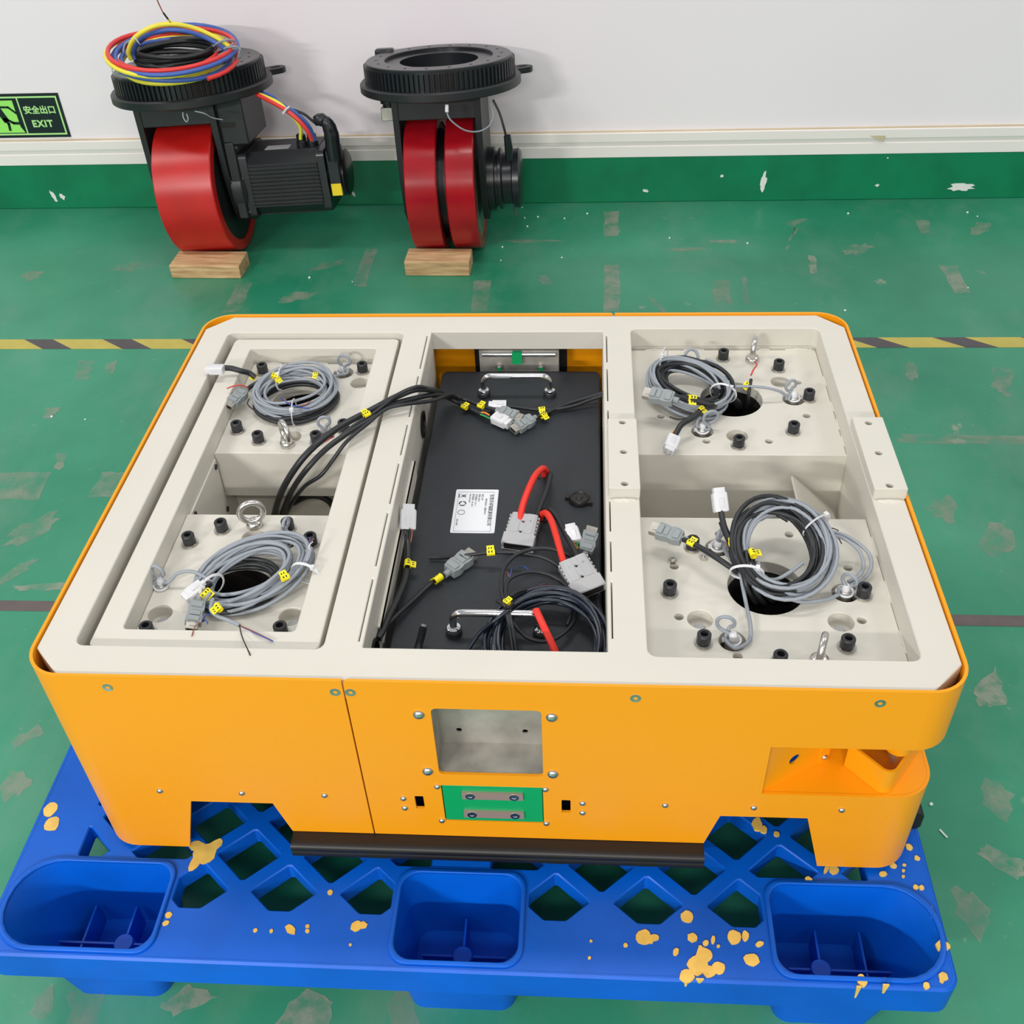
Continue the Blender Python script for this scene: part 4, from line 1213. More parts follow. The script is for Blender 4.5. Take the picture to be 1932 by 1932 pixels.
# ================================================================== connectors and cable fittings
def power_plug_mesh():
    # two-pole plug: local x towards the mating face, body 62 x 46 x 17 mm
    mb = MB()
    prof = [(-0.030, -0.0195), (-0.030, 0.0195), (0.010, 0.0215), (0.010, 0.0240), (0.031, 0.0240), (0.031, -0.0240), (0.010, -0.0240), (0.010, -0.0215)]
    me = plate(prof, [circle(-0.014, 0.0, 0.0023, 12), circle(0.006, 0.0, 0.0023, 12)], -0.0085, 0.0085, 0.0012)
    mb.mesh(me)
    for s in (-1, 1):
        for k in range(5):
            mb.box(-0.026 + k * 0.007, -0.023 + k * 0.007, s * 0.0215 - 0.0012, s * 0.0215 + 0.0012, -0.0065, 0.0065)
        mb.box(-0.029, 0.009, s * 0.0105 - 0.0060, s * 0.0105 + 0.0060, 0.0070, 0.0092)
        # embossed polarity mark
        mb.box(-0.018, -0.012, s * 0.0105 - 0.0006, s * 0.0105 + 0.0006, 0.0090, 0.0097)
    mb.box(-0.0156, -0.0144, 0.0075, 0.0135, 0.0090, 0.0097)
    for s in (-1, 1):
        mb.box(-0.018, -0.010, 0, 0.0001, -0.008, -0.0079, 1)
    mb.box(0.0308, 0.0312, -0.020, 0.020, -0.006, 0.006, 1)
    for x in (-0.014, 0.006):
        mb.lathe([(0.0022, -0.006), (0.0022, 0.004)], 12, 1, Matrix.Translation((x, 0, 0)))
    return mb.data('power_plug', [M_LGRY, M_DARK], 35)
PPLUG = power_plug_mesh()
batt = bpy.data.objects['battery_box']
link('power_plug', PPLUG, batt, M=aim((0.6017, 0.3507, 0.4660), (0.5909, 0.2871, 0.4580), (0.05, 0.1, 1)), label='grey two pole power plug')
link('power_plug', PPLUG, batt, M=aim((0.6903, 0.2432, 0.4800), (0.7137, 0.1950, 0.4720), (-0.1, -0.1, 1)), label='grey two pole power plug')

def signal_plug_mesh():
    # grey latch connector: local x towards the metal mouth
    mb = MB()
    mb.prism([(-0.020, -0.0085), (-0.020, 0.0085), (-0.012, 0.0105), (-0.006, 0.0105), (-0.002, 0.0090), (0.006, 0.0105), (0.014, 0.0105), (0.014, -0.0105), (0.006, -0.0105), (-0.002, -0.0090), (-0.006, -0.0105), (-0.012, -0.0105)], -0.0062, 0.0062, 'z')
    mb.box(-0.017, -0.009, -0.0070, 0.0070, 0.0055, 0.0082)
    mb.box(-0.002, 0.004, -0.0065, 0.0065, 0.0055, 0.0078)
    mb.box(0.006, 0.013, -0.0070, 0.0070, 0.0055, 0.0085)
    mb.lathe([(0.0042, -0.028), (0.0046, -0.020)], 14, 0, None, 'x')
    mb.box(0.0138, 0.0245, -0.0078, 0.0078, -0.0042, 0.0042, 1)
    mb.box(0.0243, 0.0247, -0.0062, 0.0062, -0.0028, 0.0028, 2)
    mb.box(0.0140, 0.0200, -0.0035, 0.0035, 0.0040, 0.0052, 1)
    return mb.data('signal_plug', [M_GRYP, M_BOX, M_DARK], 25)
SPLUG = signal_plug_mesh()

def nylon_plug_mesh():
    # milky nylon wire housing: local x towards the mating face
    mb = MB()
    mb.prism(rrect(-0.0085, -0.0065, 0.0085, 0.0065, 0.0012, 2), -0.014, 0.010, 'x')
    mb.prism(rrect(-0.0072, -0.0052, 0.0072, 0.0052, 0.0010, 2), 0.0095, 0.0165, 'x')
    mb.prism([(-0.012, 0.0060), (0.002, 0.0060), (0.002, 0.0085), (-0.009, 0.0072)], -0.0028, 0.0028, 'y')
    for s in (-1, 1):
        mb.box(-0.013, 0.009, s * 0.0088 - 0.0005, s * 0.0088 + 0.0005, -0.0045, 0.0045)
    for a in (-0.0036, 0.0036):
        for b in (-0.0026, 0.0026):
            mb.box(0.0163, 0.0167, a - 0.0016, a + 0.0016, b - 0.0012, b + 0.0012, 1)
    return mb.data('nylon_plug', [M_WHTP, M_LGRY], 25)
NPLUG = nylon_plug_mesh()

def tag_mesh():
    mb = MB()
    mb.ring([(0.0042, -0.0055), (0.0042, 0.0055), (0.0038, 0.0055), (0.0038, -0.0055)], 12, 0, None, 'x')
    mb.box(-0.0050, 0.0050, 0.0030, 0.0100, 0.0012, 0.0020, 0)
    for i in (-0.003, 0.0005):
        mb.box(i, i + 0.0016, 0.0050, 0.0075, 0.0019, 0.00215, 1)
    for i in (-0.0035, 0.0005):
        mb.box(i, i + 0.0018, -0.0012, 0.0014, 0.0040, 0.0044, 1)
    return mb.data('cable_tag', [M_TAG, M_INK], 40)
TAG = tag_mesh()
def put_tag(parent, p, q, up=(0, 0, 1), s=1.0):
    link('cable_tag', TAG, parent, M=aim(p, q, up) @ Matrix.Scale(s * 0.85, 4), label='yellow cable tag')

def zip_tie(parent, c, axis, a, b, up=(0, 0, 1), head=0.7):
    # a nylon strap round a bundle: ellipse a x b in the plane normal to axis
    M = aim(c, Vector(c) + Vector(axis), up)
    pts = [M @ Vector((0, a * math.cos(2 * PI * i / 28), b * math.sin(2 * PI * i / 28))) for i in range(28)]
    o = MB().tube(pts, 0.0021, 6, 0, True, flat=0.5)
    h = M @ Vector((0, a * math.cos(head * PI), b * math.sin(head * PI)))
    o.box(-0.0032, 0.0032, -0.0026, 0.0026, -0.0022, 0.0030, 0, Matrix.Translation(h) @ M.to_3x3().to_4x4())
    link('zip_tie', o.data('zip_tie', M_WHTP, 50), parent)

def spiral(c, a, b, turns, rot, z0, dz, seed, ja=0.06, jb=0.06, jc=0.006, tx=0.0, ty=0.0, per=34, wrap=4, a0=0.0, inner=0.72):
    # loops of one cable thrown into a coil: every turn a little different
    rnd = random.Random(seed)
    N = int(turns) + 3
    Q = [rnd.uniform(inner, 1.0) for _ in range(N)]
    A = [a * q * (1 + rnd.uniform(-ja, ja) * 0.5) for q in Q]
    B = [b * q * (1 + rnd.uniform(-jb, jb) * 0.5) for q in Q]
    CX = [rnd.uniform(-jc, jc) for _ in range(N)]
    CY = [rnd.uniform(-jc, jc) for _ in range(N)]
    RR = [rot + rnd.uniform(-0.14, 0.14) for _ in range(N)]
    ZZ = [z0 + dz * (k % wrap) + rnd.uniform(-0.0015, 0.0015) for k in range(N)]
    pts = []
    for i in range(int(turns * per) + 1):
        k = i / per
        j = int(k)
        s = k - j
        s = s * s * (3 - 2 * s)
        f = lambda L: L[j] * (1 - s) + L[j + 1] * s
        t = a0 + 2 * PI * k
        x, y = f(A) * math.cos(t), f(B) * math.sin(t)
        r = f(RR)
        X, Y = x * math.cos(r) - y * math.sin(r), x * math.sin(r) + y * math.cos(r)
        pts.append((c[0] + X + f(CX), c[1] + Y + f(CY), f(ZZ) + tx * X + ty * Y + 0.0025 * math.sin(2.3 * t + seed)))
    return pts

def loop_sensor(parent, c, lean, spread, out):
    # proximity switch in its hole with a tied loop of grey cable; cable then runs to 'out'
    x, y = c[0], c[1]
    s = link('proximity_switch', MB().lathe([(0.0088, ZP - 0.045), (0.0088, ZP + 0.004), (0.0078, ZP + 0.0055)], 18, 0, Matrix.Translation((x, y, 0)))
        .lathe([(0.0055, ZP + 0.0055), (0.0055, ZP + 0.012), (0.0035, ZP + 0.015)], 14, 1, Matrix.Translation((x, y, 0))).data('proximity_switch', [M_ZINC, M_WHTP], 35), parent, label='nickel plated proximity switch')
    sp = Vector((spread[0], spread[1], 0))
    rad = min(0.013, max(0.0095, sp.length * 0.75))
    sp = sp.normalized() if sp.length > 1e-6 else Vector((1, 0, 0))
    cen = Vector((x, y, ZP + 0.0135 + rad)) + Vector((lean[0], lean[1], 0)) * 0.9
    P = [(x, y, ZP + 0.010)]
    for i in range(12):
        an = math.radians(-75 + 29.0 * i)
        q = cen + sp * (rad * math.cos(an)) + Vector((0, 0, rad * math.sin(an))) + Vector((sp.y, -sp.x, 0)) * (0.0005 * i)
        P.append(tuple(q))
    P += [(x + 0.010 * sp.x, y + 0.010 * sp.y - 0.006, ZP + 0.006)] + [tuple(p) for p in out]
    cable('sensor_cable', P, 0.0025, M_GRYC, parent)
    link('zip_tie', MB().tube([(x + 0.0100 * math.cos(2 * PI * i / 22), y + 0.0100 * math.sin(2 * PI * i / 22) - 0.001, ZP + 0.0035 + 0.001 * math.sin(2 * PI * i / 22)) for i in range(22)], 0.0016, 6, 0, True)
         .box(x - 0.0135, x - 0.0085, y - 0.004, y + 0.001, ZP + 0.0015, ZP + 0.0062).data('zip_tie', M_WHTP, 50), parent)

def bare_wires(parent, p0, ends, cols, r=0.0009):
    for e, m in zip(ends, cols):
        p0v, ev = Vector(p0), Vector(e)
        mid = (p0v + ev) / 2 + Vector((random.uniform(-.003, .003), random.uniform(-.003, .003), 0.004))
        link('wire_end', MB().tube(spline([p0v, mid, ev], 6), r, 6).data('wire_end', m, 60), parent)

# ================================================================== four wheel-corner cable coils
# rear left
t = thing('cable_coil', 'grey and black cable coil tied with two white straps on the rear left plate', 'cable coil', (0.200, 0.655, ZP), 'cable coils on the wheel plates')
CC = (0.203, 0.652)
link('black_cable', MB().tube(spiral((0.207, 0.640), 0.074, 0.060, 4.2, 0.1, ZP + 0.006, 0.006, 11, 0.05, 0.05, 0.004, wrap=2), 0.0033, 8).data('black_cable', M_BLKC, 60), t)
link('grey_cable', MB().tube(spiral(CC, 0.078, 0.066, 13.3, 0.15, ZP + 0.016, 0.0050, 12, 0.13, 0.15, 0.007, 0.0, 0.12, wrap=4, inner=0.62), 0.0026, 8).data('grey_cable', M_GRYC, 60), t)
zip_tie(t, (0.2137, 0.5946, 0.5080), (1, 0.1, 0), 0.026, 0.019)
zip_tie(t, (0.1736, 0.6929, 0.5120), (1, -0.2, 0), 0.026, 0.020)
cable('black_cable', [(0.1268, 0.6883, 0.5150), (0.1164, 0.6909, 0.5220), (0.1055, 0.6852, 0.5300), (0.0898, 0.6858, 0.5350), (0.0755, 0.6828, 0.5380)], 0.0048, M_BLKC, t)
link('nylon_plug', NPLUG, t, M=aim((0.0661, 0.6748, 0.5400), (0.0393, 0.6748, 0.5400), (0, 0.1, 1)), label='white nylon plug')
put_tag(t, (0.1220, 0.6934, 0.5160), (0.1123, 0.6925, 0.5220), (0.2, -0.5, 1), 1.15)
cable('black_cable', [(0.1441, 0.6868, 0.5160), (0.1334, 0.6750, 0.5130), (0.1231, 0.6635, 0.5120), (0.1185, 0.6460, 0.5130)], 0.0038, M_BLKC, t)
link('signal_plug', SPLUG, t, M=aim((0.1102, 0.6256, 0.5140), (0.0972, 0.5945, 0.5120), (0.1, -0.3, 1)), label='grey latch plug')
cable('red_wire', [(0.1235, 0.6500, 0.5200), (0.1156, 0.6445, 0.5280), (0.1059, 0.6384, 0.5310), (0.0953, 0.6304, 0.5310)], 0.0011, M_WIRER, t)
cable('black_wire', [(0.1299, 0.6286, 0.5120), (0.1289, 0.6188, 0.5080), (0.1338, 0.6179, 0.5000), (0.1424, 0.6158, 0.4950)], 0.0010, M_BLKC, t)
for p, q in (((0.1639, 0.6751, 0.5280), (0.1613, 0.6602, 0.5250)), ((0.1732, 0.6652, 0.5260), (0.1666, 0.6570, 0.5250)), ((0.2338, 0.6876, 0.5220), (0.2261, 0.6892, 0.5220))):
    put_tag(t, p, q, (0.1, -0.6, 1), 1.0)
cable('blue_wire', [(0.1877, 0.6202, 0.5200), (0.2048, 0.6032, 0.5190), (0.2236, 0.5970, 0.5170), (0.2405, 0.5954, 0.5150)], 0.0011, M_WIREB, t)
cable('brown_wire', [(0.1929, 0.6171, 0.5200), (0.2115, 0.6001, 0.5180), (0.2284, 0.6030, 0.5160), (0.2393, 0.6124, 0.5180)], 0.0009, M_WIREN, t)
for i, (c, lean, spread, out) in enumerate(((STUDS['lr'][0], (0.006, 0.004), (0.014, -0.004), [(0.2575, 0.7192, 0.4980), (0.2484, 0.7036, 0.5050), (0.2348, 0.6929, 0.5120)]),
        (STUDS['lr'][1], (0.002, 0.004), (0.010, 0.002), [(0.2684, 0.5654, 0.4970), (0.2756, 0.5761, 0.5000), (0.2726, 0.5871, 0.5060)]))):
    loop_sensor(t, c, lean, spread, out)

# front left
t = thing('cable_coil', 'grey cable coil with bare coloured wire ends on the front left plate', 'cable coil', (0.225, 0.215, ZP), 'cable coils on the wheel plates')
link('black_cable', MB().tube(spiral((0.222, 0.195), 0.062, 0.052, 2.3, 0.5, ZP + 0.006, 0.006, 21, 0.05, 0.05, 0.004, wrap=2), 0.0034, 8).data('black_cable', M_BLKC, 60), t)
link('grey_cable', MB().tube(spiral((0.234, 0.212), 0.088, 0.060, 14.4, 0.55, ZP + 0.012, 0.0052, 22, 0.10, 0.16, 0.006, 0.06, 0.10, wrap=4, inner=0.56), 0.0027, 8).data('grey_cable', M_GRYC, 60), t)
zip_tie(t, (0.1903, 0.1813, 0.5120), (0.75, -0.6, 0), 0.019, 0.017)
zip_tie(t, (0.3153, 0.2053, 0.5150), (0.3, 1, 0), 0.022, 0.018)
cable('grey_cable', [(0.2024, 0.1493, 0.5200), (0.2050, 0.1298, 0.5200), (0.2157, 0.1204, 0.5180), (0.2299, 0.1169, 0.5140), (0.2478, 0.1078, 0.5140)], 0.0027, M_GRYC, t)
bare_wires(t, (0.2478, 0.1078, 0.5140), [(0.3022, 0.0721, 0.5240), (0.2998, 0.0738, 0.5240), (0.2825, 0.0404, 0.5330)], [M_WIREB, M_WIREN, M_BLKC])
cable('grey_cable', [(0.1929, 0.1641, 0.5150), (0.1883, 0.1520, 0.5120), (0.1889, 0.1362, 0.5080), (0.1933, 0.1218, 0.5060)], 0.0026, M_GRYC, t)
bare_wires(t, (0.1933, 0.1218, 0.5060), [(0.1947, 0.0797, 0.5230), (0.2040, 0.1116, 0.5120), (0.2056, 0.1279, 0.5140)], [M_WIREN, M_WIREB, M_WIREB], 0.0008)
cable('grey_cable', [(0.3140, 0.2126, 0.5250), (0.3185, 0.2211, 0.5320), (0.3198, 0.2328, 0.5360)], 0.0028, M_GRYC, t)
bare_wires(t, (0.3190, 0.2275, 0.5340), [(0.3159, 0.2511, 0.5400), (0.3208, 0.2512, 0.5380), (0.3206, 0.2447, 0.5380)], [M_WIREB, M_WIREN, M_WHTP])
link('signal_plug', SPLUG, t, M=aim((0.1824, 0.1274, 0.5120), (0.1835, 0.1007, 0.5080), (0.3, 0.0, 1)), label='grey latch plug')
link('nylon_plug', NPLUG, t, M=aim((0.1662, 0.1746, 0.5080), (0.1554, 0.1622, 0.5060), (0.1, -0.2, 1)), label='white nylon plug')
cable('black_cable', [(0.1851, 0.1914, 0.5080), (0.1795, 0.1851, 0.5080), (0.1733, 0.1809, 0.5080)], 0.0042, M_BLKC, t)
cable('black_cable', [(0.1806, 0.1708, 0.5080), (0.1796, 0.1588, 0.5080), (0.1817, 0.1430, 0.5100)], 0.0036, M_BLKC, t)
for p, q in (((0.1874, 0.1670, 0.5140), (0.1843, 0.1619, 0.5130)), ((0.1820, 0.1588, 0.5120), (0.1788, 0.1538, 0.5110)), ((0.2177, 0.1262, 0.5280), (0.2124, 0.1318, 0.5300)), ((0.2930, 0.1853, 0.5260), (0.2979, 0.1894, 0.5260))):
    put_tag(t, p, q, (0.0, -0.7, 1), 1.2)
for i, (c, lean, spread, out) in enumerate(((STUDS['lf'][0], (-0.004, 0.004), (-0.008, 0.004), [(0.1208, 0.2004, 0.5000), (0.1351, 0.2051, 0.5120), (0.1547, 0.2055, 0.5160), (0.1741, 0.1995, 0.5120), (0.1866, 0.1914, 0.5080)]),
        (STUDS['lf'][1], (0.001, 0.014), (0.004, 0.012), [(0.2754, 0.2714, 0.5050), (0.2752, 0.2592, 0.5100)]))):
    loop_sensor(t, c, lean, spread, out)

# rear right
t = thing('cable_coil', 'black and grey cable coil with grey latch plug on the rear right plate', 'cable coil', (0.860, 0.655, ZP), 'cable coils on the wheel plates')
link('black_cable', MB().tube(spiral((0.872, 0.668), 0.070, 0.056, 9.4, -0.75, ZP + 0.012, 0.0080, 31, 0.12, 0.20, 0.008, -0.10, 0.10, wrap=4), 0.0036, 8).data('black_cable', M_BLKC, 60), t)
link('grey_cable', MB().tube(spiral((0.866, 0.667), 0.078, 0.062, 10.3, -0.78, ZP + 0.014, 0.0085, 32, 0.12, 0.20, 0.008, -0.10, 0.12, wrap=4), 0.0026, 8).data('grey_cable', M_GRYC, 60), t)
zip_tie(t, (0.8264, 0.7221, 0.5250), (1, -0.35, 0), 0.024, 0.024, (0, 0, 1))
zip_tie(t, (0.9211, 0.6519, 0.5080), (0.4, 1, 0.0), 0.022, 0.018)
link('signal_plug', SPLUG, t, M=aim((0.8135, 0.5986, 0.5380), (0.7860, 0.6091, 0.5380), (0, -0.4, 1)) @ Matrix.Scale(1.12, 4), label='grey latch plug')
cable('black_cable', [(0.8326, 0.5942, 0.5380), (0.8515, 0.5986, 0.5360), (0.8728, 0.5970, 0.5300), (0.8991, 0.5996, 0.5200), (0.9175, 0.6287, 0.5050)], 0.0045, M_BLKC, t)
put_tag(t, (0.8643, 0.6001, 0.5340), (0.8565, 0.5986, 0.5360), (0, -0.6, 1), 1.5)
cable('black_cable', [(0.9044, 0.6068, 0.5150), (0.8839, 0.5892, 0.5200), (0.8648, 0.5617, 0.5240), (0.8537, 0.5544, 0.5220)], 0.0052, M_BLKC, t)
cable('wire_bunch', [(0.8537, 0.5544, 0.5220), (0.8442, 0.5457, 0.5190), (0.8381, 0.5356, 0.5140), (0.8329, 0.5271, 0.5100)], 0.0048, M_BLKC, t)
cable('orange_wire', [(0.8384, 0.5427, 0.5160), (0.8305, 0.5314, 0.5140), (0.8286, 0.5229, 0.5100)], 0.0012, M_WIREO, t)
link('nylon_plug', NPLUG, t, M=aim((0.8289, 0.5118, 0.5080), (0.8185, 0.4818, 0.5040), (0.2, -0.3, 1)) @ Matrix.Scale(1.1, 4), label='white nylon plug')
put_tag(t, (0.8781, 0.5835, 0.5240), (0.8687, 0.5704, 0.5250), (0, -0.6, 1), 1.2)
cable('black_cable', [(0.9679, 0.6781, 0.4600), (0.9630, 0.6510, 0.4950), (0.9636, 0.6525, 0.5150), (0.9676, 0.6717, 0.5220)], 0.0028, M_BLKC, t)
put_tag(t, (0.9609, 0.6620, 0.5180), (0.9567, 0.6653, 0.5200), (0, -0.6, 1), 1.2)
cable('red_wire', [(0.9684, 0.6814, 0.5240), (0.9742, 0.6959, 0.5260), (0.9829, 0.7198, 0.5200), (0.9827, 0.7406, 0.5120)], 0.0014, M_WIRER, t)
cable('black_cable', [(0.9083, 0.6491, 0.5120), (0.9291, 0.6560, 0.5000), (0.9477, 0.6649, 0.4800), (0.9576, 0.6892, 0.4500)], 0.0070, M_BLKC, t)
cable('black_wire', [(0.8308, 0.5966, 0.5000), (0.8436, 0.5935, 0.4970), (0.8554, 0.5937, 0.4980)], 0.0010, M_BLKC, t)
cable('grey_cable', [(0.8641, 0.7353, 0.5080), (0.8626, 0.7340, 0.5280), (0.8694, 0.7381, 0.5380), (0.8802, 0.7379, 0.5360), (0.8850, 0.7321, 0.5260), (0.8813, 0.7291, 0.5120)], 0.0026, M_GRYC, t)
cable('grey_cable', [(0.9101, 0.7137, 0.5060), (0.9249, 0.7086, 0.5040), (0.9391, 0.7050, 0.5000), (0.9423, 0.6964, 0.4950)], 0.0026, M_GRYC, t)
for i, (c, lean, spread, out) in enumerate(((STUDS['rr'][0], (-0.006, 0.004), (-0.010, -0.003), [(1.0269, 0.6590, 0.4970), (1.0127, 0.6554, 0.5100), (0.9858, 0.6543, 0.5180), (0.9517, 0.6574, 0.5180), (0.9230, 0.6602, 0.5140)]),
        (STUDS['rr'][1], (0.012, 0.004), (0.016, 0.003), [(0.8740, 0.5706, 0.5000), (0.8739, 0.5753, 0.5060), (0.8788, 0.5800, 0.5120)]))):
    loop_sensor(t, c, lean, spread, out)

# front right: this one stands up on edge over the turntable hole
t = thing('cable_coil', 'upright round coil of grey and black cable over the front right hole', 'cable coil', (0.935, 0.235, ZP), 'cable coils on the wheel plates')
link('black_cable', MB().tube(spiral((0.950, 0.250), 0.062, 0.074, 7.3, 0.0, ZP + 0.034, 0.0050, 41, 0.05, 0.05, 0.004, -0.03, 0.28, wrap=4, a0=1.0), 0.0034, 8).data('black_cable', M_BLKC, 60), t)
link('grey_cable', MB().tube(spiral((0.966, 0.250), 0.070, 0.080, 12.3, 0.0, ZP + 0.034, 0.0050, 42, 0.08, 0.07, 0.006, 0.02, 0.26, wrap=4, a0=0.4), 0.0026, 8).data('grey_cable', M_GRYC, 60), t)
zip_tie(t, (1.0103, 0.2879, 0.5400), (-0.75, 1, 0.2), 0.024, 0.016)
zip_tie(t, (0.9088, 0.2047, 0.5280), (0.10, 1, 0.2), 0.022, 0.015)
cable('black_cable', [(0.9047, 0.2415, 0.5320), (0.9054, 0.2139, 0.5240), (0.9106, 0.1952, 0.5080), (0.9254, 0.2024, 0.4760), (0.9423, 0.2506, 0.4200)], 0.0036, M_BLKC, t)
cable('black_cable', [(0.9113, 0.2395, 0.5340), (0.9129, 0.2130, 0.5250), (0.9203, 0.1944, 0.5070), (0.9359, 0.2016, 0.4760), (0.9527, 0.2508, 0.4200)], 0.0036, M_BLKC, t)
cable('black_cable', [(0.9182, 0.2365, 0.5320), (0.9211, 0.2101, 0.5230), (0.9305, 0.1966, 0.5050), (0.9482, 0.2079, 0.4740), (0.9637, 0.2552, 0.4200)], 0.0036, M_BLKC, t)
cable('black_cable', [(0.9225, 0.2232, 0.5300), (0.9294, 0.2054, 0.5180), (0.9411, 0.1989, 0.5000), (0.9594, 0.2141, 0.4700), (0.9749, 0.2617, 0.4200)], 0.0034, M_BLKC, t)
link('nylon_plug', NPLUG, t, M=aim((0.8813, 0.3179, 0.5560), (0.8785, 0.3343, 0.5720), (0.2, -1.0, 0.5)) @ Matrix.Scale(1.1, 4), label='white nylon plug')
cable('wire_bunch', [(0.8826, 0.3102, 0.5500), (0.8833, 0.2970, 0.5450), (0.8854, 0.2839, 0.5400)], 0.0042, M_BLKC, t)
cable('black_cable', [(0.8829, 0.2893, 0.5420), (0.8877, 0.2742, 0.5360), (0.8937, 0.2562, 0.5300), (0.8983, 0.2396, 0.5240)], 0.0052, M_BLKC, t)
put_tag(t, (0.8930, 0.2583, 0.5320), (0.8952, 0.2499, 0.5300), (0.3, -0.8, 1), 1.25)
put_tag(t, (0.9179, 0.2289, 0.5400), (0.9195, 0.2187, 0.5400), (0.3, -0.8, 1), 1.3)
link('signal_plug', SPLUG, t, M=aim((0.8099, 0.2843, 0.5240), (0.7863, 0.2961, 0.5240), (0, -0.3, 1)) @ Matrix.Scale(1.05, 4), label='grey latch plug')
cable('black_cable', [(0.8255, 0.2769, 0.5240), (0.8445, 0.2609, 0.5260), (0.8673, 0.2368, 0.5280), (0.8873, 0.2207, 0.5240), (0.8996, 0.2170, 0.5160)], 0.0040, M_BLKC, t)
put_tag(t, (0.8403, 0.2630, 0.5260), (0.8464, 0.2577, 0.5260), (0, -0.4, 1), 1.15)
cable('grey_cable', [(1.0210, 0.2664, 0.5400), (1.0448, 0.2725, 0.5300), (1.0652, 0.2593, 0.5200), (1.0701, 0.2408, 0.5080), (1.0615, 0.2284, 0.5000), (1.0484, 0.2221, 0.4960)], 0.0026, M_GRYC, t)
cable('grey_cable', [(1.0186, 0.2749, 0.5420), (1.0518, 0.2781, 0.5280), (1.0776, 0.2617, 0.5160), (1.0814, 0.2431, 0.5060), (1.0698, 0.2265, 0.4980), (1.0494, 0.2160, 0.4960)], 0.0026, M_GRYC, t)
cable('black_wire', [(1.0256, 0.2839, 0.5380), (1.0332, 0.2851, 0.5360), (1.0417, 0.2877, 0.5300)], 0.0008, M_BLKC, t)
cable('black_wire', [(1.0315, 0.2798, 0.5320), (1.0403, 0.2758, 0.5260), (1.0448, 0.2718, 0.5200)], 0.0008, M_BLKC, t)
cable('grey_cable', [(0.9022, 0.2129, 0.5200), (0.9055, 0.1971, 0.5060), (0.9080, 0.1639, 0.5000), (0.9094, 0.1374, 0.4980), (0.9056, 0.1134, 0.4960), (0.8926, 0.1022, 0.4940)], 0.0027, M_GRYC, t)
cable('grey_cable', [(0.9239, 0.2169, 0.5360), (0.9304, 0.1983, 0.5200), (0.9509, 0.1861, 0.5080), (0.9780, 0.1779, 0.5020), (1.0106, 0.1854, 0.4980), (1.0316, 0.1977, 0.4960)], 0.0027, M_GRYC, t)
cable('grey_cable', [(0.9212, 0.2082, 0.5200), (0.9448, 0.2016, 0.5180), (0.9670, 0.2141, 0.5200), (0.9859, 0.2286, 0.5240)], 0.0027, M_GRYC, t)
for i, (c, lean, spread, out) in enumerate(((STUDS['rf'][0], (0.001, 0.005), (0.004, 0.004), [(0.8898, 0.2759, 0.5000), (0.8950, 0.2482, 0.5080)]),
        (STUDS['rf'][1], (0.001, -0.002), (-0.007, 0.006), [(1.0316, 0.1977, 0.4960)]), (STUDS['rf'][2], (-0.012, 0.006), (-0.014, 0.004), [(0.8849, 0.1002, 0.4960), (0.8924, 0.1013, 0.4950)]))):
    loop_sensor(t, c, lean, spread, out)

# ================================================================== harnesses over the battery
t = thing('wire_harness', 'thick black wire harness rising from the left pit across the frame to the battery', 'cables', (0.29, 0.44, 0.204))
cable('black_cable', [(0.1096, 0.6354, 0.2100), (0.1592, 0.5395, 0.3300), (0.2123, 0.4554, 0.4500), (0.2458, 0.4473, 0.5050), (0.2748, 0.4662, 0.5320), (0.3087, 0.5123, 0.5380), (0.3536, 0.5515, 0.5430), (0.3898, 0.5741, 0.5520), (0.4209, 0.5849, 0.5600), (0.4427, 0.6072, 0.5450), (0.4476, 0.6585, 0.5050), (0.4509, 0.6897, 0.4750)], 0.0052, M_BLKC, t)
cable('black_cable', [(0.1214, 0.6281, 0.2100), (0.1732, 0.5397, 0.3300), (0.2233, 0.4676, 0.4400), (0.2630, 0.4409, 0.5050), (0.2927, 0.4649, 0.5280), (0.3232, 0.4996, 0.5350), (0.3566, 0.5311, 0.5410), (0.3824, 0.5605, 0.5450), (0.4182, 0.5814, 0.5450), (0.4432, 0.6139, 0.5300), (0.4536, 0.6621, 0.4950), (0.4612, 0.6938, 0.4700)], 0.0045, M_BLKC, t)
cable('black_cable', [(0.1277, 0.6356, 0.2100), (0.1945, 0.5218, 0.3600), (0.2496, 0.4569, 0.4600), (0.2845, 0.4482, 0.4920), (0.3034, 0.4641, 0.5100), (0.3262, 0.4816, 0.5340), (0.3539, 0.5211, 0.5400), (0.3802, 0.5488, 0.5480), (0.4124, 0.5622, 0.5480), (0.4451, 0.5972, 0.5300), (0.4631, 0.6843, 0.4820), (0.4808, 0.6979, 0.4650)], 0.0033, M_BLKC, t)
cable('black_cable', [(0.1778, 0.5356, 0.3300), (0.2296, 0.4623, 0.4500), (0.2686, 0.4542, 0.5050), (0.3017, 0.4759, 0.5300), (0.3303, 0.5111, 0.5400), (0.3643, 0.5415, 0.5480), (0.3956, 0.5699, 0.5600), (0.4248, 0.5806, 0.5680), (0.4402, 0.6028, 0.5500), (0.4462, 0.6553, 0.5050)], 0.0030, M_BLKC, t)
cable('black_cable', [(0.1653, 0.5845, 0.3000), (0.2037, 0.5428, 0.3600), (0.2365, 0.5334, 0.3800), (0.2625, 0.5317, 0.3700), (0.2739, 0.5369, 0.3300)], 0.0055, M_BLKC, t)
cable('black_cable', [(0.1661, 0.6016, 0.2600), (0.1992, 0.5759, 0.3200), (0.2188, 0.5654, 0.3400), (0.2333, 0.5646, 0.3300), (0.2345, 0.5869, 0.2800)], 0.0042, M_BLKC, t)
put_tag(t, (0.3508, 0.5314, 0.5490), (0.3567, 0.5372, 0.5490), (0, -0.4, 1), 1.2)
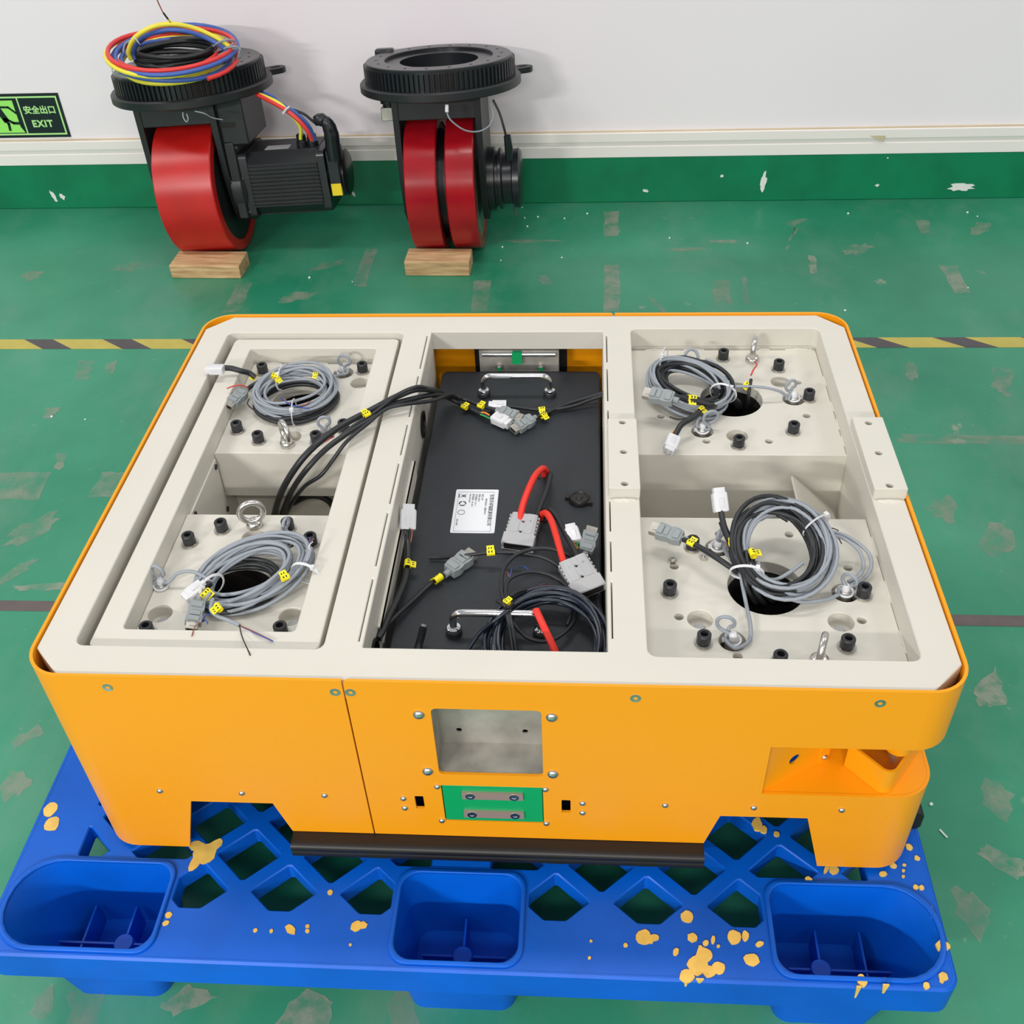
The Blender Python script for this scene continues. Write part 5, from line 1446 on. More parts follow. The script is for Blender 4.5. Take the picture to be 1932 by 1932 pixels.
cable('red_wire', [(0.2661, 0.5172, 0.5050), (0.2789, 0.5173, 0.5050), (0.2928, 0.5030, 0.5220), (0.3025, 0.4952, 0.5320)], 0.0010, M_WIRER, t)
cable('pale_wire', [(0.3031, 0.4924, 0.5320), (0.2946, 0.4918, 0.5200), (0.2848, 0.4965, 0.5060), (0.2888, 0.4840, 0.5050)], 0.0008, M_WHTP, t)
cable('black_cable', [(0.4521, 0.6941, 0.4720), (0.4714, 0.6954, 0.4600), (0.4890, 0.6838, 0.4570), (0.5137, 0.6635, 0.4580), (0.5341, 0.6483, 0.4600)], 0.0042, M_BLKC, t)
cable('black_cable', [(0.4610, 0.6974, 0.4720), (0.4881, 0.6974, 0.4620), (0.5122, 0.6843, 0.4600), (0.5361, 0.6719, 0.4610), (0.5553, 0.6580, 0.4620)], 0.0036, M_BLKC, t)
link('nylon_plug', NPLUG, t, M=aim((0.5530, 0.6379, 0.4620), (0.5736, 0.6228, 0.4620), (0, -0.2, 1)) @ Matrix.Scale(1.15, 4), label='white nylon plug')
link('signal_plug', SPLUG, t, M=aim((0.5669, 0.6478, 0.4660), (0.5929, 0.6325, 0.4660), (0, -0.3, 1)), label='grey latch plug')
for p, q in (((0.4865, 0.6752, 0.4630), (0.4944, 0.6689, 0.4630)), ((0.5152, 0.6742, 0.4660), (0.5228, 0.6694, 0.4660))):
    put_tag(t, p, q, (0.2, -0.5, 1), 1.15)
cable('orange_wire', [(0.5169, 0.6610, 0.4620), (0.5246, 0.6566, 0.4640), (0.5323, 0.6503, 0.4630)], 0.0014, M_WIREO, t)
cable('green_wire', [(0.5156, 0.6547, 0.4620), (0.5232, 0.6501, 0.4620), (0.5327, 0.6438, 0.4610)], 0.0012, M_WIREG, t)

t = thing('wire_harness', 'two black cables from the right web ending in plugs before the rear chrome handle', 'cables', (0.66, 0.68, ZB))
cable('black_cable', [(0.7287, 0.7077, 0.4720), (0.7133, 0.7069, 0.4670), (0.6814, 0.6993, 0.4600), (0.6496, 0.6844, 0.4570), (0.6274, 0.6654, 0.4570), (0.6083, 0.6456, 0.4600)], 0.0036, M_BLKC, t)
cable('black_cable', [(0.7286, 0.6996, 0.4720), (0.7087, 0.6971, 0.4660), (0.6769, 0.6864, 0.4590), (0.6452, 0.6794, 0.4560), (0.6133, 0.6777, 0.4560), (0.5857, 0.6810, 0.4570), (0.5627, 0.6842, 0.4580)], 0.0032, M_BLKC, t)
link('signal_plug', SPLUG, t, M=aim((0.5910, 0.6302, 0.4600), (0.5648, 0.6043, 0.4590), (0, -0.4, 1)), label='grey latch plug')
link('nylon_plug', NPLUG, t, M=aim((0.5443, 0.6843, 0.4590), (0.5186, 0.6842, 0.4590), (0, -0.2, 1)), label='white nylon plug')
put_tag(t, (0.6198, 0.6751, 0.4590), (0.6126, 0.6735, 0.4590), (0.1, -0.4, 1), 1.2)
put_tag(t, (0.6242, 0.6535, 0.4610), (0.6173, 0.6473, 0.4610), (0.1, -0.4, 1), 1.15)

t = thing('plug_lead', 'black lead with white four way plug leaning on the left bay web', 'cable', (0.437, 0.27, ZB))
link('nylon_plug', NPLUG, t, M=aim((0.4345, 0.3507, 0.4900), (0.4344, 0.3694, 0.5050), (0.2, -1, 0.3)) @ Matrix.Scale(1.25, 4), label='white nylon plug')
cable('black_wire', [(0.4301, 0.3410, 0.4880), (0.4312, 0.3278, 0.4820), (0.4352, 0.3114, 0.4760)], 0.0015, M_BLKC, t)
cable('black_wire', [(0.4340, 0.3411, 0.4880), (0.4352, 0.3279, 0.4820), (0.4367, 0.3114, 0.4760)], 0.0015, M_BLKC, t)
cable('black_wire', [(0.4379, 0.3411, 0.4880), (0.4391, 0.3280, 0.4820), (0.4391, 0.3115, 0.4760)], 0.0015, M_BLKC, t)
cable('brown_wire', [(0.4411, 0.3412, 0.4880), (0.4422, 0.3267, 0.4800), (0.4414, 0.3115, 0.4760)], 0.0013, M_WIREN, t)
cable('black_cable', [(0.4370, 0.3161, 0.4770), (0.4396, 0.2987, 0.4720), (0.4415, 0.2750, 0.4680), (0.4416, 0.2444, 0.4660), (0.4367, 0.2055, 0.4680), (0.4303, 0.1661, 0.4720), (0.4268, 0.1388, 0.4750), (0.4226, 0.1244, 0.4750)], 0.0050, M_BLKC, t)
put_tag(t, (0.4424, 0.2719, 0.4720), (0.4433, 0.2588, 0.4720), (0.4, -0.5, 1), 1.4)

t = thing('plug_lead', 'black lead with grey latch plug lying across the battery near its white label', 'cable', (0.50, 0.26, ZB))
link('signal_plug', SPLUG, t, M=aim((0.5156, 0.2881, 0.4600), (0.5322, 0.3098, 0.4600), (0, -0.2, 1)) @ Matrix.Scale(1.15, 4), label='grey latch plug')
cable('black_cable', [(0.5033, 0.2724, 0.4600), (0.4926, 0.2634, 0.4580), (0.4756, 0.2446, 0.4570), (0.4569, 0.2137, 0.4580), (0.4400, 0.1790, 0.4640), (0.4291, 0.1494, 0.4720), (0.4222, 0.1310, 0.4750)], 0.0036, M_BLKC, t)
put_tag(t, (0.4870, 0.2537, 0.4610), (0.4924, 0.2602, 0.4610), (-0.5, 0.6, 1), 1.5)

t = thing('plug_lead', 'pair of black leads with white and grey plugs beside the right bay web', 'cable', (0.71, 0.30, ZB))
link('nylon_plug', NPLUG, t, M=aim((0.6781, 0.3270, 0.4820), (0.6716, 0.3503, 0.4860), (0.1, -0.6, 1)) @ Matrix.Scale(1.05, 4), label='white nylon plug')
link('signal_plug', SPLUG, t, M=aim((0.7004, 0.3169, 0.4780), (0.7057, 0.3425, 0.4820), (0.1, -0.6, 1)) @ Matrix.Scale(1.05, 4), label='grey latch plug')
cable('green_wire', [(0.6820, 0.3178, 0.4810), (0.6836, 0.3121, 0.4780), (0.6860, 0.3074, 0.4740)], 0.0018, M_WIREG, t)
cable('orange_wire', [(0.6783, 0.3155, 0.4810), (0.6806, 0.3097, 0.4780), (0.6852, 0.3051, 0.4740)], 0.0016, M_WIREO, t)
cable('black_cable', [(0.6852, 0.3120, 0.4760), (0.6899, 0.2982, 0.4660), (0.6992, 0.2608, 0.4600), (0.7096, 0.2087, 0.4600), (0.7179, 0.1711, 0.4660), (0.7233, 0.1520, 0.4720)], 0.0030, M_BLKC, t)
cable('black_cable', [(0.6990, 0.3008, 0.4720), (0.7036, 0.2784, 0.4640), (0.7111, 0.2293, 0.4600), (0.7187, 0.1780, 0.4660), (0.7234, 0.1578, 0.4720)], 0.0038, M_BLKC, t)
cable('black_cable', [(0.6919, 0.2329, 0.4560), (0.7023, 0.2013, 0.4570), (0.7137, 0.1700, 0.4640), (0.7233, 0.1482, 0.4720)], 0.0030, M_BLKC, t)

t = thing('cable_coil', 'large loose coil of dark cable heaped over the front battery handle', 'cable coil', (0.64, 0.155, ZB))
link('dark_cable', MB().tube(spiral((0.6469, 0.1281), 0.080, 0.080, 12.5, 0.2, ZB + 0.010, 0.0055, 51, 0.16, 0.14, 0.007, 0.03, 0.20, wrap=4, a0=2.2), 0.0030, 8).data('dark_cable', M_NAVY, 60), t)
cable('black_cable', [(0.4687, 0.3028, 0.4560), (0.4907, 0.3021, 0.4570), (0.5168, 0.2963, 0.4660), (0.5636, 0.2942, 0.4760), (0.6060, 0.2884, 0.4800), (0.6404, 0.2800, 0.4780), (0.6632, 0.2649, 0.4720), (0.6822, 0.2437, 0.4660), (0.6891, 0.2094, 0.4640), (0.6782, 0.1606, 0.4680), (0.6521, 0.1314, 0.4700), (0.6241, 0.1317, 0.4720), (0.6039, 0.1477, 0.4800), (0.5912, 0.1769, 0.4900)], 0.0028, M_BLKC, t)
put_tag(t, (0.5609, 0.2909, 0.4780), (0.5685, 0.2921, 0.4780), (0, -0.5, 1), 1.25)
cable('black_cable', [(0.6027, 0.1096, 0.4650), (0.5979, 0.1352, 0.4880), (0.5899, 0.1670, 0.4950), (0.5828, 0.2009, 0.4960), (0.5832, 0.2394, 0.4940), (0.5962, 0.2687, 0.4920), (0.6178, 0.2855, 0.4900), (0.6440, 0.2904, 0.4880), (0.6689, 0.2862, 0.4820), (0.6870, 0.2806, 0.4720)], 0.0028, M_BLKC, t)
cable('black_cable', [(0.6076, 0.1088, 0.4660), (0.6023, 0.1306, 0.4880), (0.5935, 0.1661, 0.4960), (0.5887, 0.1990, 0.4960), (0.5951, 0.2238, 0.4940), (0.6198, 0.2400, 0.4900), (0.6491, 0.2394, 0.4840), (0.6729, 0.2229, 0.4760), (0.6805, 0.1983, 0.4700), (0.6725, 0.1605, 0.4680)], 0.0026, M_BLKC, t)
cable('black_cable', [(0.5951, 0.1870, 0.4940), (0.6056, 0.2013, 0.4900), (0.6208, 0.2137, 0.4820), (0.6292, 0.2189, 0.4760)], 0.0028, M_BLKC, t)
cable('dark_cable', [(0.5420, 0.1255, 0.4560), (0.5564, 0.1416, 0.4700), (0.5780, 0.1492, 0.4880), (0.5954, 0.1593, 0.4980)], 0.0028, M_NAVY, t)
bare_wires(t, (0.6263, 0.2179, 0.4770), [(0.6359, 0.2325, 0.4720), (0.6453, 0.2378, 0.4680), (0.6490, 0.2366, 0.4640)], [M_WIREB, M_WIREN, M_BLKC], 0.0007)
bare_wires(t, (0.5930, 0.2217, 0.4940), [(0.5843, 0.2488, 0.4820), (0.5951, 0.2555, 0.4840), (0.5974, 0.2383, 0.4800)], [M_WIREN, M_WIREB, M_BLKC], 0.0007)
bare_wires(t, (0.6199, 0.2390, 0.4910), [(0.6040, 0.2566, 0.4820)], [M_WIREB], 0.0007)
link('cable_strap', MB().tube(spline([(0.5791, 0.1727, 0.5000), (0.5885, 0.1621, 0.5050), (0.5958, 0.1574, 0.5040), (0.6005, 0.1692, 0.4980)], 6), 0.0026, 6).data('cable_strap', M_RUB), t)
put_tag(t, (0.5925, 0.1661, 0.5050), (0.5962, 0.1623, 0.5050), (0, -0.5, 1), 0.95)

rs = link('red_sleeve', MB().tube([(0.6317, 0.1533, 0.5050), (0.6417, 0.1268, 0.5050), (0.6531, 0.1076, 0.4920), (0.6614, 0.0975, 0.4750)], 0.0050, 12, flat=0.6).data('red_sleeve', M_RED, 60))
tag(rs, 'flat red shrink sleeve lying on the dark cable coil', 'sleeve')
t = thing('cut_cable', 'short cut black cable end standing near the left front corner of the battery', 'cable', (0.475, 0.13, ZB))
cable('jacket', [(0.4821, 0.1412, 0.4820), (0.4789, 0.1350, 0.4700), (0.4747, 0.1250, 0.4580), (0.4731, 0.1070, 0.4540)], 0.0054, M_BLKC, t)
link('strand_core', MB().tube([(0.4821, 0.1412, 0.4820), (0.4828, 0.1432, 0.4840)], 0.0036, 10).data('strand_core', M_GRYP), t)

# ================================================================== drive units leaning on the wall
RW = 0.200
def unit_frame(xc, yc, a, b):
    return Matrix.Translation((xc, yc, RW)) @ Matrix.Rotation(-a, 4, 'X') @ Matrix.Rotation(-b, 4, 'Y') @ Matrix.Translation((0, 0, -RW))

def gear_mesh(r0, r1, h0, h1, rin, n=92):
    out = []
    for i in range(n):
        for f, r in ((0.0, r0), (0.30, r0), (0.42, r1), (0.78, r1), (0.90, r0)):
            a = 2 * PI * (i + f) / n
            out.append((r * math.cos(a), r * math.sin(a)))
    mb = MB()
    mb.mesh(plate(out, [circle(0, 0, rin, 64)], h0, h1 - 0.009))
    rt = r0 - 0.001
    mb.ring([(rt, h1 - 0.010), (rt, h1 - 0.002), (rt - 0.003, h1), (0.1560, h1), (0.1540, h1 - 0.002), (0.1540, h1 - 0.010), (0.1160, h1 - 0.010), (0.1120, h1 - 0.013), (0.1120, h0), (0.13, h0)], 72)
    return mb.data('ring_gear', M_GEAR, 30)

def ear_mesh(ang, r_in=0.215, r_out=0.268, w=0.027, h0=0.4760, h1=0.4920):
    pts = [(r_in, -w), (r_out - w * 0.2, -w)]
    for i in range(9):
        a = -PI / 2 + PI * i / 8
        pts.append((r_out + w * math.cos(a) - w * 0.2, w * math.sin(a)))
    pts += [(r_out - w * 0.2, w), (r_in, w)]
    me = plate(pts, [rrect(0.243, -0.008, 0.275, 0.008, 0.007, 4)], h0, h1, 0.001)
    M = Matrix.Rotation(ang, 4, 'Z')
    return MB().mesh(me, lambda x, y, z: tuple(M @ Vector((x, y, z)))).data('lifting_ear', M_CAST, 35)

def wheel_mesh(x0, x1, tread, hub=None):
    mb = MB()
    r = RW
    mb.ring([(r, x0 + 0.003), (r + 0.0, x1 - 0.003), (r - 0.003, x1), (r - 0.032, x1), (r - 0.032, x0), (r - 0.003, x0)], 72, 0, Matrix.Translation((0, 0, RW)), 'x')
    mb.lathe([(r - 0.031, x0 + 0.004), (r - 0.031, x1 - 0.004)], 48, 1, Matrix.Translation((0, 0, RW)), 'x')
    return mb.data('wheel', [tread, hub or M_CAST], 35)

def yoke(t, xa, xb, depth=0.115):
    # cross head and two cheek plates
    mb = MB()
    mb.box(xa, xb, -depth, depth, 0.4020, 0.4710)
    y = link('yoke_head', mb.data('yoke_head', M_CAST), t, bevel=0.002)
    prof = [(-depth - 0.004, 0.4700), (depth + 0.004, 0.4700), (depth, 0.26), (0.085, 0.13), (0.05, 0.095), (-0.05, 0.095), (-0.085, 0.13), (-depth, 0.26)]
    for a, b in ((xa - 0.014, xa + 0.004), (xb - 0.004, xb + 0.014)):
        link('cheek_plate', MB().prism(prof, a, b, 'x').data('cheek_plate', M_CAST), t, bevel=0.0015)
    return y

HEX = MB().lathe([(0.0085, 0), (0.0085, 0.006), (0.007, 0.0075)], 6, 0, None, 'x').data('hex_bolt', M_BOLT, 20)

def turntable(t, ear_ang):
    f = link('mount_flange', MB().lathe([(0.2280, 0.4694), (0.2310, 0.4720), (0.2310, 0.4900), (0.2270, 0.4944), (0.2150, 0.4944)], 80).data('mount_flange', M_CAST, 35), t)
    g = link('ring_gear', gear_mesh(0.2090, 0.2155, 0.4944, 0.5490, 0.1120), t)
    link('bore_floor', MB().lathe([(0.1125, 0.4950), (0.1125, 0.4970)], 40).data('bore_floor', M_DARK), g)
    HOLE_SHADE = MB().lathe([(0.0042, -0.0002), (0.0042, 0.0004)], 10).data('tapped_hole_dark', M_DARK)  # flat dark disc on the ring, painting the shade of a drilled hole
    for i in range(18):
        a = 2 * PI * (i + 0.3) / 18
        link('tapped_hole_dark', HOLE_SHADE, g, (0.1790 * math.cos(a), 0.1790 * math.sin(a), 0.5490))
    for i in range(8):
        a = 2 * PI * (i + 0.1) / 8
        link('tapped_hole_dark', HOLE_SHADE, g, (0.1350 * math.cos(a), 0.1350 * math.sin(a), 0.5390))
    link('lifting_ear', ear_mesh(ear_ang), t)

# ---- left unit: one broad wheel, servo motor on the right
ML = unit_frame(-0.4400, 2.2350, math.radians(6.3), math.radians(2.6))
t = thing('drive_unit', 'steering drive unit with one broad bright red wheel and finned black motor against wall', 'drive unit', (0, 0, 0), 'drive wheel units by the wall', world=False)
t.matrix_basis = ML
WL = lambda name, mb, m, sm=40, parent=None, **k: link(name, mb.data(name, m, sm), t, M=ML.inverted(), **k)
turntable(t, math.radians(36))
link('wheel', wheel_mesh(-0.1150, 0.0600, M_TREAD), t, label='bright red tyre')
yoke(t, -0.1330, 0.0740)
link('axle_cover', MB().lathe([(0.075, -0.165), (0.075, -0.150), (0.085, -0.148), (0.085, -0.140)][::-1], 36, 0, Matrix.Translation((0, 0, RW)), 'x').data('axle_cover', M_CAST, 35), t)
# gearbox block and flange
gb = link('gearbox', MB().box(0.088, 0.118, -0.105, 0.105, 0.120, 0.345).box(0.060, 0.165, -0.100, 0.100, 0.335, 0.470).data('gearbox', M_CAST), t, bevel=0.004)
link('gear_hub', MB().lathe([(0.110, 0.085), (0.110, 0.115), (0.095, 0.128)], 40, 0, Matrix.Translation((0, 0, RW)), 'x').data('gear_hub', M_CAST, 35), t)
for y, z in ((-0.09, 0.135), (-0.09, 0.235), (-0.09, 0.325), (0.09, 0.135), (0.09, 0.325)):
    link('hex_bolt', HEX, gb, (0.118, y, z))
link('cast_lettering', MB().box(0.075, 0.135, -0.1012, -0.0995, 0.3850, 0.4000).data('cast_lettering', M_DARK), gb)
# motor with cooling fins along its length
def motor_profile(h, zc):
    pts = []
    def side(p, q, n, d):
        P, Q = Vector(p), Vector(q)
        dr = (Q - P) / n
        nn = Vector((dr.y, -dr.x)).normalized()
        for i in range(n):
            a = P + dr * i
            pts.extend([tuple(a), tuple(a + dr * 0.55), tuple(a + dr * 0.62 - nn * d), tuple(a + dr * 0.93 - nn * d)])
    c = 0.030
    side((-h, zc + h - c), (-h, zc - h + c), 11, -0.007)
    pts.append((-h, zc - h + c))
    side((-h + c, zc - h), (h - c, zc - h), 8, -0.007)
    pts.append((h - c, zc - h))
    side((h, zc - h + c), (h, zc + h - c), 11, -0.007)
    pts.append((h, zc + h - c))
    pts.append((h - c, zc + h))
    pts.append((-h + c, zc + h))
    return pts
zc = 0.212
mo = link('motor', MB().prism(motor_profile(0.092, zc), 0.140, 0.350, 'x').data('motor', M_CAST, 20), t, label='black finned servo motor')
link('motor_flange', MB().prism(rrect(-0.095, zc - 0.095, 0.095, zc + 0.095, 0.014), 0.118, 0.142, 'x').data('motor_flange', M_CAST), mo)
link('motor_end_bell', MB().prism(rrect(-0.090, zc - 0.090, 0.090, zc + 0.090, 0.016), 0.350, 0.372, 'x').lathe([(0.068, 0.372), (0.068, 0.415), (0.060, 0.420)], 36, 0, Matrix.Translation((0, 0, zc)), 'x').data('motor_end_bell', M_GEAR, 35), mo)
link('cable_lid', MB().box(0.375, 0.410, -0.080, 0.0, zc - 0.02, zc + 0.085).data('cable_lid', M_GEAR), mo, bevel=0.003)
link('warning_sticker', MB().box(0.378, 0.408, -0.0815, -0.0795, zc - 0.045, zc - 0.010).box(0.378, 0.408, -0.0812, -0.07, zc - 0.045, zc - 0.015).data('warning_sticker', M_WSTICK), mo, label='yellow warning sticker')
link('type_plate', MB().box(0.190, 0.262, -0.050, -0.010, zc + 0.0918, zc + 0.0930).data('type_plate', M_LGRY), mo, label='silver type plate')
for x in (0.300, 0.332):
    link('cable_gland', MB().lathe([(0.017, zc + 0.090), (0.017, zc + 0.104), (0.014, zc + 0.108), (0.014, zc + 0.124), (0.009, zc + 0.128)], 14, 0, Matrix.Translation((x, -0.030, 0))).data('cable_gland', M_GEAR, 30), mo)
for nm, p, m, r in (('motor_wire', [(-0.2475, 2.2000, 0.4809), (-0.2115, 2.1800, 0.4753), (-0.1739, 2.1600, 0.4639), (-0.1456, 2.1500, 0.4387), (-0.1241, 2.1500, 0.4037), (-0.1316, 2.1600, 0.3632)], M_CYEL, .0052),
        ('motor_wire', [(-0.2449, 2.1900, 0.4813), (-0.2056, 2.1700, 0.4698), (-0.1628, 2.1500, 0.4539), (-0.1294, 2.1400, 0.4316), (-0.1046, 2.1400, 0.3980), (-0.0969, 2.1500, 0.3634)], M_CRED, .0060),
        ('motor_wire', [(-0.2439, 2.2200, 0.4769), (-0.2062, 2.2000, 0.4712), (-0.1741, 2.1800, 0.4538), (-0.1329, 2.1700, 0.4312), (-0.1050, 2.1700, 0.3959), (-0.0955, 2.1800, 0.3517)], M_CBLU, .0060)):
    WL(nm, MB().tube(spline(p, 8), r, 10), m, 60)
WL('encoder_cable', MB().tube(spline([(-0.1611, 2.1700, 0.4452), (-0.1400, 2.1800, 0.4382), (-0.1129, 2.1800, 0.4257), (-0.0902, 2.1800, 0.4041), (-0.0788, 2.1800, 0.3978)], 8), .0040, 8), M_BLKC, 60)
WL('elbow_plug', MB().tube(spline([(-0.0866, 2.1800, 0.4071), (-0.0677, 2.1800, 0.4098), (-0.0511, 2.1800, 0.3974), (-0.0444, 2.1800, 0.3696), (-0.0451, 2.1800, 0.3338), (-0.0447, 2.1800, 0.2942)], 6), [0.014, 0.0145, 0.0155, 0.0165, 0.0175, 0.0175, 0.019, 0.019, 0.0165, 0.0165, 0.018, 0.018, 0.019, 0.019, 0.0205, 0.0205, 0.0205, 0.0205, 0.022, 0.022, 0.022, 0.022, 0.022, 0.022, 0.023, 0.023, 0.023, 0.023, 0.023, 0.023, 0.023], 14), M_GEAR, 35, label='black elbow plug')
WL('white_tie', MB().tube([(-0.1623, 2.1350, 0.4459), (-0.1497, 2.1300, 0.4594), (-0.1468, 2.1500, 0.4581)], .0035, 8), M_WHTP)
WL('sensor_wire', MB().tube(spline([(-0.4052, 2.0200, 0.4947), (-0.4053, 2.0150, 0.4822), (-0.3973, 2.0100, 0.4723), (-0.3908, 2.0100, 0.4809), (-0.3940, 2.0150, 0.4921)], 6), .0016, 6), M_GRYC)
WL('sensor_wire', MB().tube(spline([(-0.3744, 2.0300, 0.4935), (-0.3470, 2.0200, 0.4909), (-0.3348, 2.0400, 0.4718), (-0.3134, 2.0600, 0.4582)], 6), .0016, 6), M_GRYC)

# ---- right unit: twin wheel, brake on the right, motor taken off
MR = unit_frame(0.2795, 2.2375, 0.1360, 0.0236)
t = thing('drive_unit', 'steering drive unit with twin dark red wheels and open toothed ring against wall', 'drive unit', (0, 0, 0), 'drive wheel units by the wall', world=False)
t.matrix_basis = MR
turntable(t, math.radians(28))
link('wheel', wheel_mesh(-0.1040, -0.0120, M_TREAD2), t, label='dark red tyre')
link('wheel', wheel_mesh(0.0140, 0.0960, M_TREAD2, M_STEEL), t, label='dark red tyre')
link('hub_core', MB().lathe([(0.150, -0.014), (0.150, 0.016)], 40, 0, Matrix.Translation((0, 0, RW)), 'x').data('hub_core', M_CAST, 35), t)
yoke(t, -0.1160, 0.1080)
link('brake_drum', MB().lathe([(0.092, 0.120), (0.092, 0.142), (0.080, 0.144), (0.080, 0.152), (0.088, 0.154), (0.088, 0.162), (0.074, 0.166), (0.074, 0.192), (0.084, 0.196), (0.086, 0.214), (0.078, 0.220), (0.050, 0.222)], 40, 0, Matrix.Translation((0, 0, RW)), 'x').data('brake_drum', M_GEAR, 30), t, label='black stepped brake drum')
WR = lambda name, mb, m, sm=40, **k: link(name, mb.data(name, m, sm), t, M=MR.inverted(), **k)
link('spring_post', MB().lathe([(0.020, 0.395), (0.020, 0.432), (0.026, 0.434), (0.026, 0.470)], 20, 0, Matrix.Translation((-0.152, -0.02, 0))).data('spring_post', M_GEAR, 35), t)
link('steel_block', MB().box(-0.175, -0.128, -0.045, 0.010, 0.388, 0.425).data('steel_block', M_STEEL), t, bevel=0.002)
link('rear_plug', MB().box(-0.205, -0.150, 0.115, 0.150, 0.500, 0.556).data('rear_plug', M_GEAR), t, bevel=0.006)
WR('sensor_wire', MB().tube(spline([(0.3134, 2.0600, 0.4854), (0.3156, 2.0500, 0.4633), (0.3300, 2.0500, 0.4428), (0.3595, 2.0600, 0.4182), (0.3923, 2.0800, 0.4071), (0.4207, 2.1000, 0.4138), (0.4321, 2.1200, 0.4357), (0.4234, 2.1400, 0.4666)], 8), .0022, 8), M_GRYC, 60)
WR('wire_ferrule', MB().tube([(0.3136, 2.0600, 0.4883), (0.3134, 2.0500, 0.4719)], .0050, 8), M_WHTP)
WR('brake_cable', MB().tube(spline([(0.4308, 2.1600, 0.4653), (0.4478, 2.1500, 0.4333), (0.4588, 2.1400, 0.3982), (0.4663, 2.1400, 0.3619)], 8), .0034, 8), M_BLKC, 60)
WR('brake_plug', MB().tube([(0.4689, 2.1300, 0.3748), (0.4720, 2.1300, 0.3382), (0.4700, 2.1400, 0.3033)], [.010, .012, .010], 10), M_GEAR)
WR('drip_wire', MB().tube(spline([(0.4789, 2.1600, 0.1577), (0.4796, 2.1400, 0.1453), (0.4891, 2.1300, 0.1331)], 6), .0024, 6), M_BLKC)

# ---- wooden chocks
def block(name, label, x0, y0, x1, y1, h, rot, seed):
    rnd = random.Random(seed)
    o = link(name, MB().box(-(x1 - x0) / 2, (x1 - x0) / 2, -(y1 - y0) / 2, (y1 - y0) / 2, 0, h).data(name, M_WOOD), None, ((x0 + x1) / 2, (y0 + y1) / 2, 0.0), bevel=0.0025)
    o.rotation_euler.z = rot
    tag(o, label, 'wood block', 'wooden chocks')
    return o
block('wood_block', 'pale wooden chock in front of the broad single red wheel', -0.5560, 2.0080, -0.3400, 2.1040, 0.0420, -0.03, 1)
block('wood_block', 'brownish wooden chock in front of the twin dark red wheels', 0.1570, 2.0140, 0.3510, 2.1000, 0.0470, -0.03, 2)

# ---- loose motor wires heaped on the left unit
t = thing('wire_bundle', 'tangled bundle of yellow, red and blue wires heaped on a black toothed ring', 'wire bundle', (-0.50, 2.24, 0.60), None)
C0 = (-0.4545, 2.1622, 0.5900)
for nm, m, sd, a, b, tz, dz_ in (('yellow_wire', M_CYEL, 61, 0.180, 0.165, 3.2, 0.0), ('red_wire', M_CRED, 62, 0.178, 0.160, 2.6, 0.012), ('blue_wire', M_CBLU, 63, 0.182, 0.165, 3.3, 0.006)):
    link(nm, MB().tube(spiral((C0[0], C0[1]), a, b, tz, 0.1, 0.585 + dz_, 0.014, sd, 0.06, 0.10, 0.014, -0.05, 0.10, wrap=3, a0=sd), 0.0062, 8).data(nm, m, 60), t)
link('black_wire', MB().tube(spiral((C0[0] + 0.01, C0[1] + 0.02), 0.12, 0.075, 6.3, 0.05, 0.585, 0.012, 64, 0.10, 0.2, 0.02, 0, 0.1, wrap=4), 0.0062, 8).data('black_wire', M_BLKC, 60), t)
cable('yellow_wire', [(-0.5608, 2.1371, 0.6000), (-0.5568, 2.1283, 0.6250), (-0.5209, 2.1117, 0.6650), (-0.4654, 2.1145, 0.6900), (-0.4119, 2.1294, 0.6900), (-0.3623, 2.1530, 0.6700), (-0.3131, 2.1631, 0.6400), (-0.2783, 2.1637, 0.6100)], 0.0064, M_CYEL, t, 10)
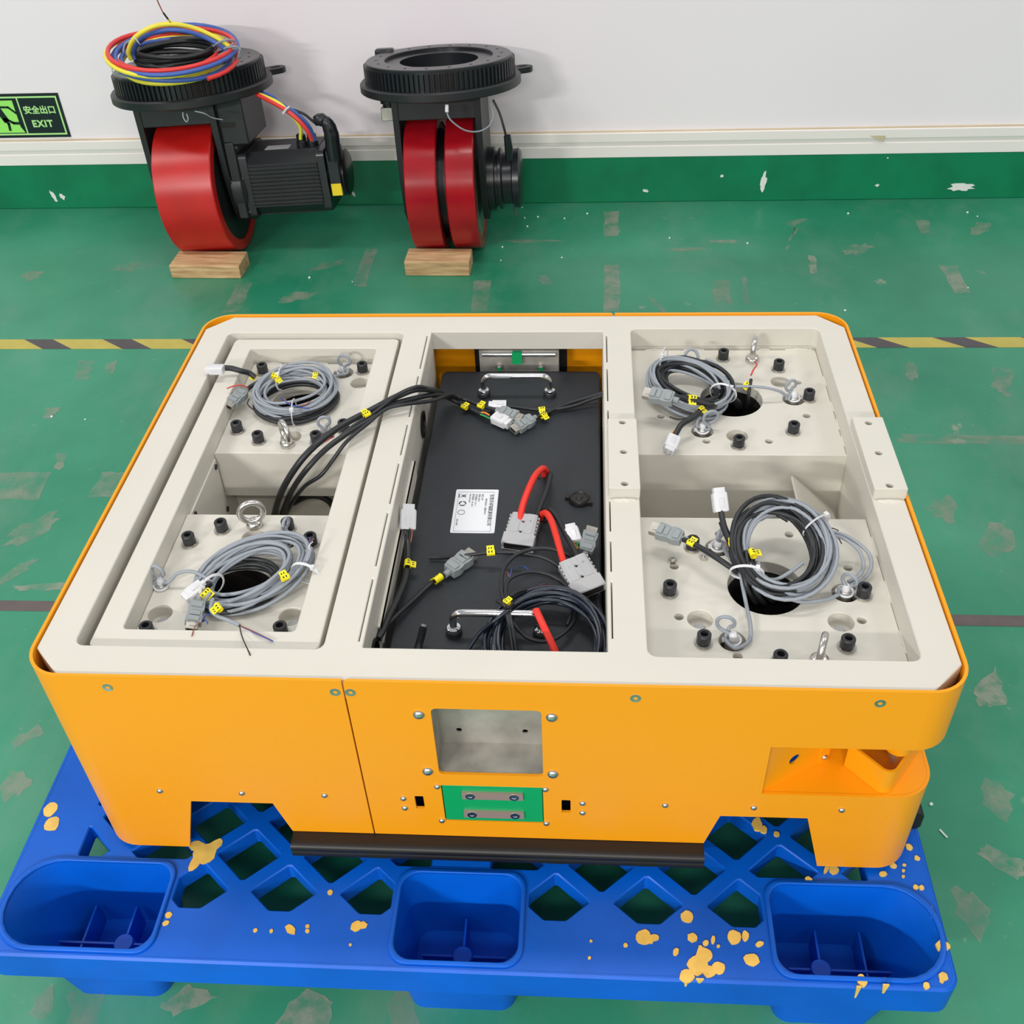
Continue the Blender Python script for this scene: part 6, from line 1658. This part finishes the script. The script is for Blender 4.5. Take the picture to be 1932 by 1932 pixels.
cable('blue_wire', [(-0.5528, 2.1429, 0.5980), (-0.5501, 2.1441, 0.6200), (-0.5139, 2.1357, 0.6550), (-0.4477, 2.1176, 0.6780), (-0.3908, 2.1204, 0.6760), (-0.3447, 2.1434, 0.6520), (-0.3071, 2.1476, 0.6280), (-0.2813, 2.1484, 0.6050)], 0.0064, M_CBLU, t, 10)
cable('red_wire', [(-0.5317, 2.1503, 0.6400), (-0.4785, 2.1404, 0.6720), (-0.4165, 2.1364, 0.6800), (-0.3580, 2.1450, 0.6600)], 0.0058, M_CRED, t, 10)
for p in ([(-0.3531, 2.1781, 0.6000), (-0.3211, 2.1464, 0.6300), (-0.2854, 2.1353, 0.6450), (-0.2687, 2.1584, 0.6350), (-0.2885, 2.1544, 0.6200), (-0.3286, 2.1695, 0.6050)], [(-0.3467, 2.1751, 0.5980), (-0.3011, 2.1462, 0.6200), (-0.2630, 2.1454, 0.6250), (-0.2545, 2.1576, 0.6100), (-0.2607, 2.1523, 0.5950)],
          [(-0.5886, 2.1608, 0.6100), (-0.5795, 2.1682, 0.6300), (-0.5593, 2.1614, 0.6400), (-0.5716, 2.1546, 0.6200), (-0.5808, 2.1562, 0.6000)], [(-0.3212, 2.1490, 0.6000), (-0.2849, 2.1478, 0.6150), (-0.2552, 2.1497, 0.6180), (-0.2673, 2.1507, 0.5900)]):
    cable('grey_wire', p, 0.0030, M_GRYC, t)
zip_tie(t, (-0.5228, 2.1180, 0.6550), (1, 0.6, 0.5), 0.016, 0.012)
zip_tie(t, (-0.5766, 2.0717, 0.5960), (1, -0.5, 0), 0.020, 0.014)
WT = [(-0.4133, 2.1061, 0.7020), (-0.4158, 2.0990, 0.7120), (-0.4217, 2.0915, 0.7300), (-0.4261, 2.0875, 0.7520), (-0.4270, 2.0801, 0.7720)]
cable('thin_wire', WT, 0.0016, M_WIREN, t)
link('black_ferrule', MB().tube([WT[1], WT[2]], 0.0026, 8).data('black_ferrule', M_BLKC), t)
link('yellow_ferrule', MB().tube([WT[0], WT[1]], 0.0026, 8).data('yellow_ferrule', M_TAG), t)

# working marker no longer needed on the empties
for o in bpy.data.objects:
    if '_world' in o:
        del o['_world']
